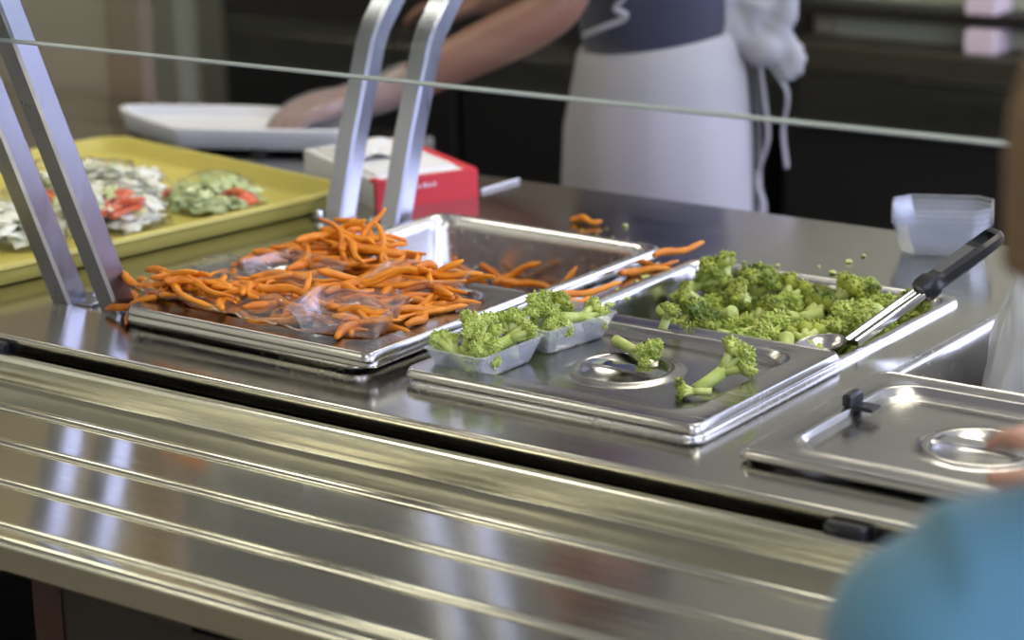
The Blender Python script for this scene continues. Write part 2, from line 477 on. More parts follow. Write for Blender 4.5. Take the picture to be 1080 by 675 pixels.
# ------------------------------------------------------------------ hotel pans and lids
def pan_mesh(depth=.10, w=PW, d=PD):
    R = [rr(w - .003, d - .003, .018, -.007), rr(w, d, .019, -.0045), rr(w - .0004, d - .0004, .019, -.001), rr(w - .0028, d - .0028, .018, .0018), rr(w - .007, d - .007, .017, .0034), rr(w - .012, d - .012, .016, .0036),
         rr(w - .022, d - .022, .020, .0025), rr(w - .028, d - .028, .024, -.003), rr(w - .030, d - .030, .026, -.012),
         rr(w - .046, d - .046, .034, -depth + .02), rr(w - .056, d - .056, .036, -depth + .006), rr(w - .085, d - .085, .035, -depth)]
    inner = loft(R, False, True)
    R2 = [R[0]] + [[(x * 1.0, y * 1.0, z - .0012) for x, y, z in rr(w - .020, d - .020, .020, -.004)],
          rr(w - .0285, d - .0285, .027, -.014), rr(w - .0445, d - .0445, .035, -depth + .018), rr(w - .085, d - .085, .035, -depth - .0015)]
    return merge(inner, loft(R2, False, True))

def pan(i, label, dz=.003, rz=0.0, depth=.10, dx=0, dy=0):
    t = thing('food_pan', label, 'food pan', (PX[i] + PW/2 + dx, PY + PD/2 + dy, ZT + dz), rz, 'food pans set in the counter')
    build('pan_body', pan_mesh(depth), M['pan'], t, angle=80)
    return t
pan(0, 'deep steel food pan holding the last carrot sticks, beside the broccoli pan', .010, math.radians(-1.2), .10, .004, .004)
pan(1, 'steel food pan heaped with broccoli, spoon handle on its rim', .003, 0, .075)
pan(2, 'steel food pan with a cloudy plastic bag in it, behind the slotted lid', .001, 0, .10)

LW, LD = .325, .265
def lid_mesh(cr=.047):
    n = 4 * 9
    def E(a, z): return [(a * math.cos(q), a * math.sin(q), z) for q in angs]
    base = rrx(LW - .085, LD - .085, .03, -.001)
    angs = [math.atan2(y, x) for x, y, z in base]
    R = [rrx(LW - .003, LD - .003, .010, .0018), rrx(LW, LD, .011, .0028), rrx(LW - .0006, LD - .0006, .011, .0053), rrx(LW - .0048, LD - .0048, .010, .0098), rrx(LW - .0062, LD - .0062, .010, .0108),
         rrx(LW - .0085, LD - .0085, .010, .0110), rrx(LW - .0115, LD - .010, .010, .0104), rrx(LW - .014, LD - .014, .012, .0102), rrx(LW - .050, LD - .050, .026, .0102), rrx(LW - .055, LD - .055, .028, .0110), rrx(LW - .060, LD - .060, .030, .0108), rrx(LW - .063, LD - .063, .031, .0098),
         rrx(LW - .072, LD - .072, .034, .0020), rrx(LW - .075, LD - .075, .034, .0008), rrx(LW - .080, LD - .080, .033, .0004), rrx(LW - .088, LD - .088, .03, .0004),
         E(cr + .014, .0004), E(cr + .008, .0006), E(cr + .004, .0030), E(cr + .001, .0038), E(cr - .003, .0030), E(cr - .008, -.003), E(cr - .018, -.008), E(cr - .03, -.010)]
    top = loft(R, False, True)
    bot = loft([R[0], rrx(LW - .012, LD - .012, .01, .0075), rrx(LW - .062, LD - .062, .03, .0088), rrx(LW - .080, LD - .080, .033, -.001), E(cr + .01, -.0012), E(cr - .01, -.010), E(cr - .03, -.0115)], False, True)
    return merge(top, bot)

LIDVF = lid_mesh()
def lid(label, loc, rz=0.0, rx=0.0, ry=0.0, handle=True):
    t = thing('pan_lid', label, 'pan lid', loc, rz, 'steel pan lids')
    t.rotation_euler = (rx, ry, rz)
    build('lid_plate', LIDVF, M['lid'], t, angle=80)
    if handle:
        hp = [(-.045, 0, .0005), (-.039, 0, .0028), (-.02, 0, .0036), (.02, 0, .0036), (.039, 0, .0028), (.045, 0, .0005)]
        build('lid_handle', sweep(hp, [(.0016, -.008), (.0016, .008), (-.0016, .008), (-.0016, -.008)]), M['shiny'], t, angle=30)
    return t
lid('steel half lid at the bottom of the stack under the carrot heap', (-.140, .2075, .9085), math.radians(.4))
lid('steel half lid on top of the stack, strewn with the carrot heap', (-.135, .2035, .9165), math.radians(-.8))
lid2 = lid('steel half lid with broccoli tubs and loose florets standing on it', (PX[1] + PW/2 + .001, PY + LD/2 + .0, .9045), math.radians(-.3))
lid3 = lid('steel half lid lying clean before the bag, nearest the blue child', (.427 + LW/2, .059 + LD/2, .9015), math.radians(.0))
dark_reflection = build('reflection_piece', merge(rbox(-.005, .005, -.012, .012, 0, .012, .002), xform(rbox(-.012, .012, -.009, .009, .0, .004, .0015), Matrix.Translation((.012, 0, -.002)))), M['blackplastic'])  # added black piece stands in for a dark reflection on the ridge
dark_reflection.location = (.4545, .2165, .9115)
tag(dark_reflection, 'small black piece standing in for a dark reflection on the ridge of the clean steel lid', 'dark_reflection')

# ------------------------------------------------------------------ sneeze guard
guard = thing('sneeze_guard', 'sloping glass sneeze guard on paired square steel bars above the counter', 'sneeze guard', (-.39, .34, ZT))
GO = Vector((-.39, .34, ZT))
def gpart(name, vf, mat, **k):
    return build(name, ([tuple(Vector(p) - GO) for p in vf[0]], vf[1]), mat, guard, **k)
def sq(w=.0142, b=.003):
    return [(w - b, w), (-w + b, w), (-w, w - b), (-w, -w + b), (-w + b, -w), (w - b, -w), (w, -w + b), (w, w - b)]
def bar(x, pts):
    return sweep([(x, y, z) for y, z in pts], sq(), True, Vector((1, 0, 0)))
FX, RX = (-.435, -.362), (-.425, -.340)
fslope = .38
def fy(z): return .130 - fslope * (z - .9)
for x in FX:
    gpart('front_bar', bar(x, [(fy(.897), .897), (fy(1.2), 1.2), (fy(1.62), 1.62)]), M['bar'], angle=30)
rear = [(.566, .897), (.600, 1.0), (.640, 1.105), (.652, 1.125), (.668, 1.142), (.690, 1.165), (.700, 1.19), (.745, 1.35), (.80, 1.56)]
for x in RX:
    gpart('rear_bar', bar(x, rear), M['bar'], angle=30)
def bolt(x, y):
    return revolve([(.0005, ZT + .004), (.0072, ZT + .004), (.0072, ZT + .008), (.0055, ZT + .0115), (.0005, ZT + .013)], 12, x, y)
def foot(pl, bx, by):
    fl = gpart('foot_flange', rbox(*pl, ZT, ZT + .004, .001, .004), M['bar'], angle=40)
    build('bolt', ([tuple(Vector(p) - GO) for p in bolt(bx, by)[0]], bolt(bx, by)[1]), M['shiny'], fl, angle=40)
for x in FX: foot((x - .006, x + .040, .121, .158), x + .027, .146)
for x in RX: foot((x - .032, x + .016, .548, .584), x - .023, .558)
gl0, gl1 = 1.211, 1.66
off = .0165
ny, nz = -math.cos(math.atan(fslope)), -math.sin(math.atan(fslope))
def gp(z, t): return (fy(z) + ny * (off + t), z + nz * (off + t))
pane = [gp(gl0, 0), gp(gl0, .005), gp(gl1, .005), gp(gl1, 0)]
def tl(x): return .0045 * (x + .75)
gpart('glass_pane', loft([[(x, y, z + tl(x)) for y, z in pane] for x in (-2.5, 2.3)]), M['glass'], smooth=False)
e0 = gp(gl0 - .0014, .0003); e1 = gp(gl0 - .0014, .0047); e2 = gp(gl0 + .0004, .0051); e3 = gp(gl0 + .0004, -.0001)
gpart('glass_edge', loft([[(x, y, z + tl(x)) for y, z in (e0, e1, e2, e3)] for x in (-2.5, 2.3)]), M['glassedge'], smooth=False)
gpart('top_shelf', loft([[(x, y, z) for y, z in ((-.14, 1.62), (.83, 1.56), (.83, 1.585), (-.14, 1.645))] for x in (-.46, -.31)]), M['bar'], smooth=False)

# ------------------------------------------------------------------ carrots
def carrot_mesh(L, r, bend, kink, seed):
    q = random.Random(seed)
    n = 19
    path, rad = [], []
    for i in range(n):
        t = i / (n - 1)
        x = (t - .5) * L
        path.append((x, bend * L * (4 * (t - .5) ** 2) + kink * L * math.sin(2 * PI * t), .0016 * math.sin(9 * t + seed)))
        e = min(1, .5 + 3.2 * min(t, 1 - t))
        rad.append(r * e * (1.14 - .5 * t) * (1 + .17 * q.uniform(-1, 1)))
    return tube(path, rad, 8)
CV = []
for k, (L, r, b, kk) in enumerate([(.080, .0043, .05, .03), (.098, .0040, .12, .05), (.064, .0045, -.08, .05), (.074, .0039, .18, -.06), (.052, .0047, .04, .06), (.104, .0043, -.11, .05), (.068, .0036, .17, .09), (.086, .0047, .05, -.06)]):
    v, f = carrot_mesh(L, r, b, kk, k)
    me = bpy.data.meshes.new('carrot_stick')
    me.from_pydata(v, [], f); me.shade_smooth(); me.materials.append(M['carrot'])
    CV.append((me, L, r, b, kk))

class Heap:
    """height map used to lay pieces on what is already there"""
    def __init__(s, x0, x1, y0, y1, base, res=.0025):
        s.x0, s.y0, s.res = x0, y0, res
        s.nx, s.ny = int((x1 - x0) / res), int((y1 - y0) / res)
        s.H = np.full((s.nx, s.ny), -1.)
        for i in range(s.nx):
            for j in range(s.ny):
                s.H[i, j] = base(x0 + i * res, y0 + j * res)
    def at(s, x, y):
        i = min(max(int((x - s.x0) / s.res), 0), s.nx - 1); j = min(max(int((y - s.y0) / s.res), 0), s.ny - 1)
        return i, j
    def lay(s, kind, x, y, yaw, maxtilt=.6, sink=.8, tiltbias=0.0):
        me, L, r, b, kk = kind
        ca, sa = math.cos(yaw), math.sin(yaw)
        pts = []
        for k in range(13):
            t = k / 12
            lx = (t - .5) * L; ly = b * L * (4 * (t - .5) ** 2) + kk * L * math.sin(2 * PI * t)
            pts.append((lx, x + ca * lx - sa * ly, y + sa * lx + ca * ly))
        hs = []
        for lx, px, py in pts:
            i, j = s.at(px, py)
            hs.append((lx, s.H[i, j]))
        best = None
        tb_ = max(-maxtilt, min(maxtilt, rnd.gauss(0, .24)))
        for q in range(-12, 13):
            sl = tb_ + maxtilt * q / 24
            dv = sorted(h - sl * lx for lx, h in hs)
            c = .35 * dv[-1] + .45 * dv[9] + .20 * dv[5] + abs(sl - tiltbias) * .004 - .0012
            if best is None or c < best[0]: best = (c, sl)
        c, sl = best
        z0 = c + r * 1.05
        for lx, px, py in pts:
            i, j = s.at(px, py)
            w = max(1, int(r / s.res))
            zz = z0 + sl * lx + r * .1
            blk = s.H[max(i-w, 0):i+w+1, max(j-w, 0):j+w+1]
            np.maximum(blk, zz, out=blk)
        o = bpy.data.objects.new('carrot_stick', me); C.objects.link(o)
        o.location = (x, y, z0)
        o.rotation_mode = 'XYZ'
        R = Matrix.Rotation(yaw, 4, 'Z') @ Matrix.Rotation(-math.atan(sl), 4, 'Y')
        o.rotation_euler = R.to_euler()
        o.scale = (1, 1, 1)
        return o
def lidtop(x, y):
    if -.300 < x < .03 and .07 < y < .337:
        ex = min(x + .300, .03 - x, y - .07, .337 - y)
        if ex > .037: return .9175
        return .9275
    if y > .33 and x > -.31: return .905
    return .9005
heap = Heap(-.46, .10, 0, .50, lidtop)
GC = 'carrot sticks heaped on the lids'
LC = 'orange carrot stick in the big heap on the stacked steel lids'
def inside(x, y):
    return y > .083 and not (x > .012) and y < .40
cl = [(-.24, .315, .040, .035, 26, .25, .8), (-.18, .340, .040, .026, 20, .3, 1.0), (-.25, .125, .050, .022, 20, -.12, .4), (-.14, .15, .085, .036, 46, .2, 1.1), (-.055, .20, .045, .060, 42, .55, .8), (-.15, .25, .07, .045, 34, .3, 1.2), (-.21, .335, .024, .02, 7, .4, 1.3)]
for (cx, cy, sx, sy, n, ym, ysd) in cl:
    k = 0
    while k < n:
        x, y = rnd.gauss(cx, sx), rnd.gauss(cy, sy)
        if abs(x - cx) > 2 * sx or abs(y - cy) > 2 * sy: continue
        yaw = rnd.gauss(ym, ysd)
        kind = rnd.choice(CV)
        # both ends must stay over the lids' area
        e = [(x + s * .5 * kind[1] * math.cos(yaw), y + s * .5 * kind[1] * math.sin(yaw)) for s in (-1, 1)]
        if not all(inside(*p) for p in e): k += .2; continue
        if min(p[0] for p in e) < -.375: k += .2; continue
        tag(heap.lay(kind, x, y, yaw), LC, 'carrot', GC)
        k += 1
for (x, y, yaw, ki, tb) in [(-.335, .125, -.75, 5, 0), (-.33, .155, -.15, 1, 0), (-.30, .345, .1, 5, 0), (-.29, .15, -.1, 7, 0), (-.275, .118, -.1, 0, 0)]:
    tag(heap.lay(CV[ki], x, y, yaw), LC, 'carrot', GC)

# a few sticks standing up out of the heap
for (x, y, yaw, til) in [(-.195, .335, .9, -.75), (-.165, .330, 2.4, -.5), (-.225, .335, .3, -.45), (-.205, .310, 2.8, -.6), (-.06, .285, .7, -.55), (-.145, .17, 1.9, -.35), (-.10, .215, .5, -.35), (-.03, .20, 1.4, -.3), (-.16, .26, .2, -.4), (-.115, .135, .9, -.25)]:
    i, j = heap.at(x, y)
    kind = CV[rnd.choice([0, 2, 3, 6])]
    o = bpy.data.objects.new('carrot_stick', kind[0]); C.objects.link(o)
    o.location = (x, y, heap.H[max(i-3, 0):i+4, max(j-3, 0):j+4].mean() + .001 + abs(math.sin(til)) * kind[1] * .10)
    o.rotation_euler = (0, til, yaw)
    tag(o, LC, 'carrot', GC)

# the last sticks inside the carrot pan
pheap = Heap(-.31, .01, .30, .61, lambda x, y: .815)
for i in range(70):
    x, y = rnd.uniform(-.25, -.045), rnd.uniform(.40, .555)
    tag(pheap.lay(rnd.choice(CV[2:5]), x, y, rnd.uniform(-.6, .6)), 'orange carrot stick left lying inside the deep steel pan', 'carrot', 'carrot sticks left in the pan')
for (x, y, z, yaw, til) in [(-.225, .560, .862, 1.2, .7), (-.19, .572, .857, -.25, .35), (-.165, .574, .868, .35, -.5), (-.150, .570, .857, .6, .1), (-.10, .565, .858, 1.3, -.9)]:
    o = bpy.data.objects.new('carrot_stick', CV[2][0]); C.objects.link(o)
    o.location = (x, y, z); o.rotation_euler = (0, til, yaw)
    tag(o, 'orange carrot stick left lying inside the deep steel pan', 'carrot', 'carrot sticks left in the pan')

def loose(k, x, y, yaw, label, z=.9055, sc=1.0, tilt=0):
    o = bpy.data.objects.new('carrot_stick', CV[k][0]); C.objects.link(o)
    o.location = (x, y, z); o.rotation_euler = (0, tilt, yaw); o.scale = (sc, 1, 1)
    tag(o, label, 'carrot', 'loose carrot sticks on the counter')
loose(0, .030, .425, 1.25, 'long carrot stick on the strip between the two pans, half way along', .906, 1.25)
loose(4, .036, .385, 1.15, 'short carrot stick on the strip between pans, nearest the broccoli tubs', .9055)
loose(2, .034, .535, 1.0, 'short thick carrot stick leaning in the cluster between the pans', .9055)
loose(0, .043, .595, 1.35, 'carrot stick at the far end of the strip, pointing past the pans', .9165, 1.0)
loose(6, .030, .560, .6, 'thin carrot stick under the cluster at the pan corner', .9055, .8)
loose(4, -.152, .695, .15, 'lone carrot stick on the counter behind the carrot pan', .9055, .8)

# ------------------------------------------------------------------ broccoli
def floret_meshes(seed, L=.055, cw=.020, pale=False):
    q = random.Random(seed)
    st = []
    bx, by = q.uniform(-.006, .006), q.uniform(-.006, .006)
    fork = Vector((bx, by, L * .52))
    st.append(tube([(0, 0, 0), (0, 0, .0012), (bx * .4, by * .4, L * .25), tuple(fork)], [.0072, .0084, .0072, .0070], 10))
    nb = 6
    tips = []
    for k in range(nb):
        a = 2 * PI * k / nb + q.uniform(-.3, .3)
        rr_ = cw * q.uniform(.45, .85) if k else 0
        tip = fork + Vector((rr_ * math.cos(a), rr_ * math.sin(a), L * q.uniform(.20, .34)))
        mid = fork * .5 + tip * .5 + Vector((0, 0, -.002))
        st.append(tube([tuple(fork - Vector((0, 0, .006))), tuple(mid), tuple(tip)], [.0054, .0046, .0040], 7))
        tips.append(tip)
    cr = []
    for tip in tips:
        for j in range(46):
            th = q.uniform(0, 2 * PI); ph = math.acos(q.uniform(-.35, 1))
            R = cw * .44
            p = tip + Vector((R * math.sin(ph) * math.cos(th), R * math.sin(ph) * math.sin(th), R * .8 * math.cos(ph)))
            nrm = (p - tip).normalized(); rb = q.uniform(.0010, .0019)
            Rq = Vector((0, 0, 1)).rotation_difference(nrm).to_matrix().to_4x4()
            cr.append(xform(ico(rb, 1, (0, 0, 0), (1, 1, q.uniform(1.6, 2.8))), Matrix.Translation(p) @ Rq))
        cr.append(ico(cw * .41, 2, tuple(tip), (1, 1, .8)))
    def mk(n, vf, mat):
        me = bpy.data.meshes.new(n); me.from_pydata(vf[0], [], vf[1]); me.shade_smooth(); me.materials.append(mat); return me
    return mk('stem', merge(*st), M['stem']), mk('crown', merge(*cr), M['crown_light'] if pale else M['crown']), L
FL = [floret_meshes(11 + k, q.uniform(.046, .062) if False else [.060, .072, .058, .068, .076, .058, .070, .066][k], [.021, .022, .019, .024, .018, .025, .021, .017][k], k % 3 == 1) for k in range(8) for q in (rnd,)]
def floret(k, loc, rot, label, group, sc=1.0):
    """placed by its middle, turned by rot"""
    a, b, L = FL[k % 8]
    t = bpy.data.objects.new('broccoli_floret', None); t.empty_display_size = .02; C.objects.link(t)
    R = rot if isinstance(rot, Matrix) else Matrix.Rotation(rot[2], 4, 'Z') @ Matrix.Rotation(rot[1], 4, 'Y') @ Matrix.Rotation(rot[0], 4, 'X')
    off = R @ Vector((0, 0, -L * .55 * sc))
    t.location = Vector(loc) + Vector(off[:3]); t.rotation_euler = R.to_euler(); t.scale = (sc,) * 3
    tag(t, label, 'broccoli', group)
    for n, me in (('stem', a), ('crown', b)):
        o = bpy.data.objects.new(n, me); C.objects.link(o); o.parent = t
    return t
GB = 'broccoli florets heaped in the pan'
LB = 'green broccoli floret in the heap filling the steel pan'
k = 0
bx0, bx1, by0, by1 = .118, .345, .325, .578
for layer, (z, step, jit) in enumerate([(.848, .046, .008), (.870, .043, .010), (.886, .047, .013)]):
    x = bx0 + (.012 if layer == 1 else 0)
    while x <= bx1:
        y = by0
        while y <= by1:
            px = min(max(x + rnd.uniform(-jit, jit), bx0), bx1); py = min(max(y + rnd.uniform(-jit, jit), by0), by1)
            if layer == 2 and (px < bx0 + .02 and py < .50): y += step; continue
            if layer == 1 and (px < bx0 + .008 and py < .42): y += step; continue
            az = rnd.uniform(0, 2 * PI); incl = rnd.choice([.4, 1.0, 1.4, 1.7, 2.0, 2.4])
            zz = z + rnd.uniform(-.004, .004) + (.008 * (py - .40) / .2 if layer == 2 else 0)
            if py < .36: zz = min(zz, .868)
            if layer == 2 and px > .22: zz += .006
            floret(k + rnd.randrange(3), (px, py, zz), (0, incl, az), LB, GB, rnd.uniform(.85, 1.05))
            k += 1
            y += step
        x += step
floret(1, (.098, .548, .900), (0, -1.0, -2.3), 'tall broccoli floret leaning up the far corner of the broccoli pan', GB, 1.0)

for (x, y, z, kk, r) in [(.318, .470, .893, 1, (0, .7, .6)), (.322, .530, .896, 4, (0, .5, -1.0)), (.290, .555, .897, 2, (0, .6, 2.0)), (.335, .565, .893, 6, (0, .9, 1.2)), (.300, .505, .893, 0, (0, .8, 3.0))]:
    floret(kk, (x, y, z), r, LB, GB, .9)

# portion tubs of clear plastic
def tub_mesh(w=.098, d=.070, h=.026, t=.0009, n=5, c=0.0):
    def rr(w_, d_, r_, z_): return globals()['rr'](w_, d_, r_ + c, z_, n)
    o = [rr(w + .004, d + .004, .008, h), rr(w, d, .007, h - .0008), rr(w - .001, d - .001, .007, h - .003), rr(w - .018, d - .018, .006, .0015), rr(w - .021, d - .021, .005, 0)]
    i = [rr(w + .004, d + .004, .008, h), rr(w - .002, d - .002, .007, h + .0004), rr(w - .004, d - .004, .006, h - .003), rr(w - .020, d - .020, .005, .0022), rr(w - .023, d - .023, .004, .0012)]
    return merge(loft(o, False, True), loft(i, False, True))
def tub(label, loc, rz, mat='clear', name='plastic_tub', group='clear plastic portion tubs'):
    t = build(name, tub_mesh(), M[mat], None, angle=45)
    t.location = loc; t.rotation_euler = (0, 0, rz)
    return tag(t, label, 'plastic tub', group)
ZL = .9052
tub('clear plastic tub of broccoli at the corner of the lid, nearest the tray slide', (.098, .153, ZL), math.radians(88))
tub('clear plastic tub of broccoli at the back of the lid, beside the carrot pan', (.107, .262, ZL), math.radians(80))
GT = 'florets in the clear tubs'
for (x, y, z, r, kk, sc, lab) in [(.082, .122, .934, (0, 1.15, 2.9), 4, .9, 'pale floret at the near end of the near tub'), (.112, .132, .932, (0, 1.2, -.9), 1, .8, 'floret at the outer corner of the near tub'),
                              (.086, .160, .937, (0, .8, 1.9), 1, .95, 'tall floret in the middle of the near tub'), (.112, .182, .933, (0, 1.3, .9), 7, .9, 'floret at the inner end of the near tub'),
                              (.094, .228, .934, (0, 1.1, -2.6), 4, .9, 'pale floret at the near end of the back tub'), (.120, .240, .931, (0, 1.3, -.7), 7, .8, 'floret against the outer side of the back tub'),
                              (.100, .268, .938, (0, .7, 1.2), 2, 1.0, 'dark green crown in the middle of the back tub'), (.086, .138, .940, (0, .5, .4), 4, .8, 'pale crown on top of the near end of the near tub'), (.100, .196, .935, (0, .9, 2.2), 1, .8, 'pale crown at the back of the near tub'), (.090, .250, .940, (0, .6, -.4), 1, .8, 'pale crown leaning on the inner side of the back tub'),
                              (.124, .285, .933, (0, 1.75, 1.3), 1, .85, 'pale stem lying at the far end of the back tub')]:
    floret(kk, (x, y, z - .007), r, lab + ' of broccoli', GT, sc * .9)
GL = 'loose florets on the lid'
floret(4, (.208, .252, .918), (0, 1.55, -.15), 'flat pale floret lying on the round handle dimple of the lid', GL, .75)
floret(1, (.322, .225, .921), (0, 1.05, .95), 'large pale floret leaning near the corner of the lid', GL, .92)
floret(2, (.193, .330, .925), (0, .5, .5), 'tiny floret at the far edge of the lid, before the pan', GL, .62)
floret(6, (.312, .175, .912), (0, 1.5, -2.6), 'small bit of floret beside the large one at the lid corner', GL, .5)

# crumbs on the counter
def crumb(x, y, s, mat, label, grp):
    q = random.Random(int(x * 9999) + int(y * 777))
    V, F = ico(s, 1)
    V = [(a * q.uniform(.8, 1.5), b * q.uniform(.7, 1.2), c * .6) for a, b, c in V]
    o = build('food_crumb', (V, F), M[mat]); o.location = (x, y, ZT + s * .5)
    tag(o, label, 'crumb', grp)
for x, y in [(-.109, .655), (-.085, .643), (-.065, .629), (-.156, .676), (-.134, .657), (-.04, .644), (-.117, .688), (-.09, .66), (-.12, .64), (-.05, .655), (-.14, .67), (-.07, .66)]:
    crumb(x, y, rnd.uniform(.0012, .0026), rnd.choice(['stem', 'crown', 'carrot']), 'tiny food crumb on the counter behind the carrot pan', 'crumbs behind the carrot pan')
crumb(-.106, .711, .0032, 'stem', 'pale crumb on the counter farthest behind the carrot pan', 'crumbs behind the carrot pan')
for x, y, s in [(.198, .695, .004), (.2, .726, .003), (.206, .643, .0042), (.139, .641, .003), (.10, .635, .0025), (.18, .66, .002)]:
    crumb(x, y, s, 'stem', 'green broccoli crumb on the counter behind the broccoli pan', 'crumbs behind the broccoli pan')
for x, y, s in [(.045, .52, .005), (.046, .50, .004), (.047, .46, .0045), (.072, .44, .004), (.073, .405, .006)]:
    o = crumb(x, y, s, 'stem', 'broccoli crumb on the rim between the carrot and broccoli pans', 'crumbs between the pans')

# clear film and tubs among the carrots
def film_sheet(w, d, amp, seed, nx=28, ny=20):
    V, F = [], []
    for i in range(nx + 1):
        for j in range(ny + 1):
            u, v = i / nx, j / ny
            p = Vector(((u - .5) * w, (v - .5) * d, 0))
            z = amp * (noise.noise(p * 22 + Vector((seed, 0, 0))) + .5 * noise.noise(p * 50 + Vector((0, seed, 0))))
            V.append((p.x + .006 * noise.noise(p * 30 + Vector((3, seed, 1))), p.y + .006 * noise.noise(p * 30 + Vector((seed, 5, 1))), abs(z) + .001))
    for i in range(nx):
        for j in range(ny):
            a = i * (ny + 1) + j
            F.append((a, a + ny + 1, a + ny + 2, a + 1))
    return V, F
o = build('plastic_film', film_sheet(.29, .15, .014, 3), M['film'], None, angle=180)
o.location = (-.185, .165, .932); o.rotation_euler = (0, 0, -.08)
so = o.modifiers.new('t', 'SOLIDIFY'); so.thickness = .0002
tag(o, 'crumpled clear plastic film tangled in the front of the carrot heap', 'plastic film')
tub('clear plastic tub half buried in carrots at the lid corner', (-.045, .125, .930), math.radians(12), 'clearlow')
bpy.context.scene.collection.objects[-1].rotation_euler = (.05, .03, .25)
tub('clear plastic tub showing behind the carrot heap near the pan', (-.07, .275, .923), math.radians(20), 'clearlow')
tub('clear plastic tub under the carrots in the middle of the heap', (-.21, .235, .923), math.radians(-10), 'clearlow')

# spoon in the broccoli
spoon = thing('serving_spoon', 'steel serving spoon with black handle leaning out of the broccoli', 'spoon', (.364, .399, .906))
A = Vector((.360, .392, .910)); B = Vector((.381, .497, .938)); D = Vector((.428, .575, .988))
SO = Vector(spoon.location)
def sp(vf): return ([tuple(Vector(p) - SO) for p in vf[0]], vf[1])
dirn = (D - B).normalized()
build('shaft', sp(sweep([tuple(A), tuple(A.lerp(B, .5)), tuple(B), tuple(B + dirn * .02)], [[(.0026, .0095), (-.0028, .0095), (-.0034, .006), (-.0034, -.006), (-.0028, -.0095), (.0026, -.0095), (.0042, -.0065), (.0026, -.003), (.0026, .003), (.0042, .0065)]] * 4)), M['shiny'], spoon, angle=60)
# handle with a hanging slot near its end
side = Vector((0, 0, 1)).cross(dirn).normalized(); upv = dirn.cross(side)
def hring(s, w, h):
    w, h = w * 1.22, h * 1.2
    o_ = B + dirn * s
    return [tuple(o_ + side * (w * c) + upv * (h * d)) for c, d in ((1, .55), (.75, 1), (-.75, 1), (-1, .55), (-1, -.55), (-.75, -1), (.75, -1), (1, -.55))]
HL = (D - B).length
def hframe(s, w, h, sgn):
    w, h = w * 1.22, h * 1.2
    o_ = B + dirn * s
    w0 = w - .0042
    return [tuple(o_ + side * (sgn * c) + upv * d) for c, d in ((w0, -h), (w, -h * .6), (w, h * .6), (w0, h))]
h1 = loft([hring(0, .0085, .0075), hring(.006, .0105, .0085), hring(.016, .0105, .0085), hring(.019, .0092, .0070), hring(.03, .0092, .0065), hring(HL * .5, .0105, .0065), hring(HL - .026, .0118, .006)])
h2 = loft([hframe(HL - .026, .0118, .006, 1), hframe(HL - .010, .0118, .0058, 1), hframe(HL - .004, .0105, .0056, 1)])
h3 = loft([hframe(HL - .026, .0118, .006, -1), hframe(HL - .010, .0118, .0058, -1), hframe(HL - .004, .0105, .0056, -1)])
h4 = loft([hring(HL - .008, .0112, .0056), hring(HL - .003, .010, .0054), hring(HL, .007, .004)])
build('handle', sp(merge(h1, h2, h3, h4)), M['blackplastic'], spoon, angle=35)
build('handle_inlay', sp(loft([[tuple(B + dirn * s + side * c * w + upv * e) for c, e in ((1, .0065), (1, .0084), (-1, .0084), (-1, .0065))] for s, w in ((.026, .0072), (HL - .034, .0090))])), plain('grey_inlay', (.10, .105, .105), .5), spoon, angle=30)
bowl = [(.0, -.011)]
rings = []
for s_, z_ in ((.004, -.012), (.014, -.0105), (.022, -.006), (.026, 0), (.0265, .0008), (.0255, .0008), (.021, -.005), (.013, -.009), (.003, -.0105)):
    rings.append(ell(s_ * 1.05, s_ * .85, z_, 24))
bw = xform(loft(rings), Matrix.Translation((.335, .378, .9085)) @ Matrix.Rotation(1.2, 4, 'Z') @ Matrix.Rotation(-.10, 4, 'Y'))
build('bowl', sp(bw), M['lid'], spoon, angle=60)

# ------------------------------------------------------------------ yellow tray with bagged salads
TRZ = math.radians(-9.5)
tw, td = .51, .66
crn = Vector((-.448, .632, 0))
ax, ay = Vector((math.cos(TRZ), math.sin(TRZ), 0)), Vector((-math.sin(TRZ), math.cos(TRZ), 0))
tc_ = crn - ax * tw / 2 - ay * td / 2
tray = build('food_tray', merge(
    loft([rr(tw, td, .045, .020, 8), rr(tw + .0005, td + .0005, .046, .024, 8), rr(tw - .004, td - .004, .044, .0262, 8), rr(tw - .014, td - .014, .040, .0262, 8), rr(tw - .017, td - .017, .038, .0245, 8), rr(tw - .024, td - .024, .034, .007, 8), rr(tw - .032, td - .032, .03, .0035, 8)], False, True),
    loft([rr(tw, td, .045, .020, 8), rr(tw - .004, td - .004, .044, .018, 8), rr(tw - .010, td - .010, .041, .018, 8), rr(tw - .018, td - .018, .038, .002, 8), rr(tw - .024, td - .024, .036, 0, 8)], False, True)), M['yellow'], None, angle=50)
tray.location = (tc_.x, tc_.y, ZT + .0005); tray.rotation_euler = (0, 0, TRZ)
tag(tray, 'large yellow plastic tray carrying bagged salads, beside the carrot heap', 'tray')

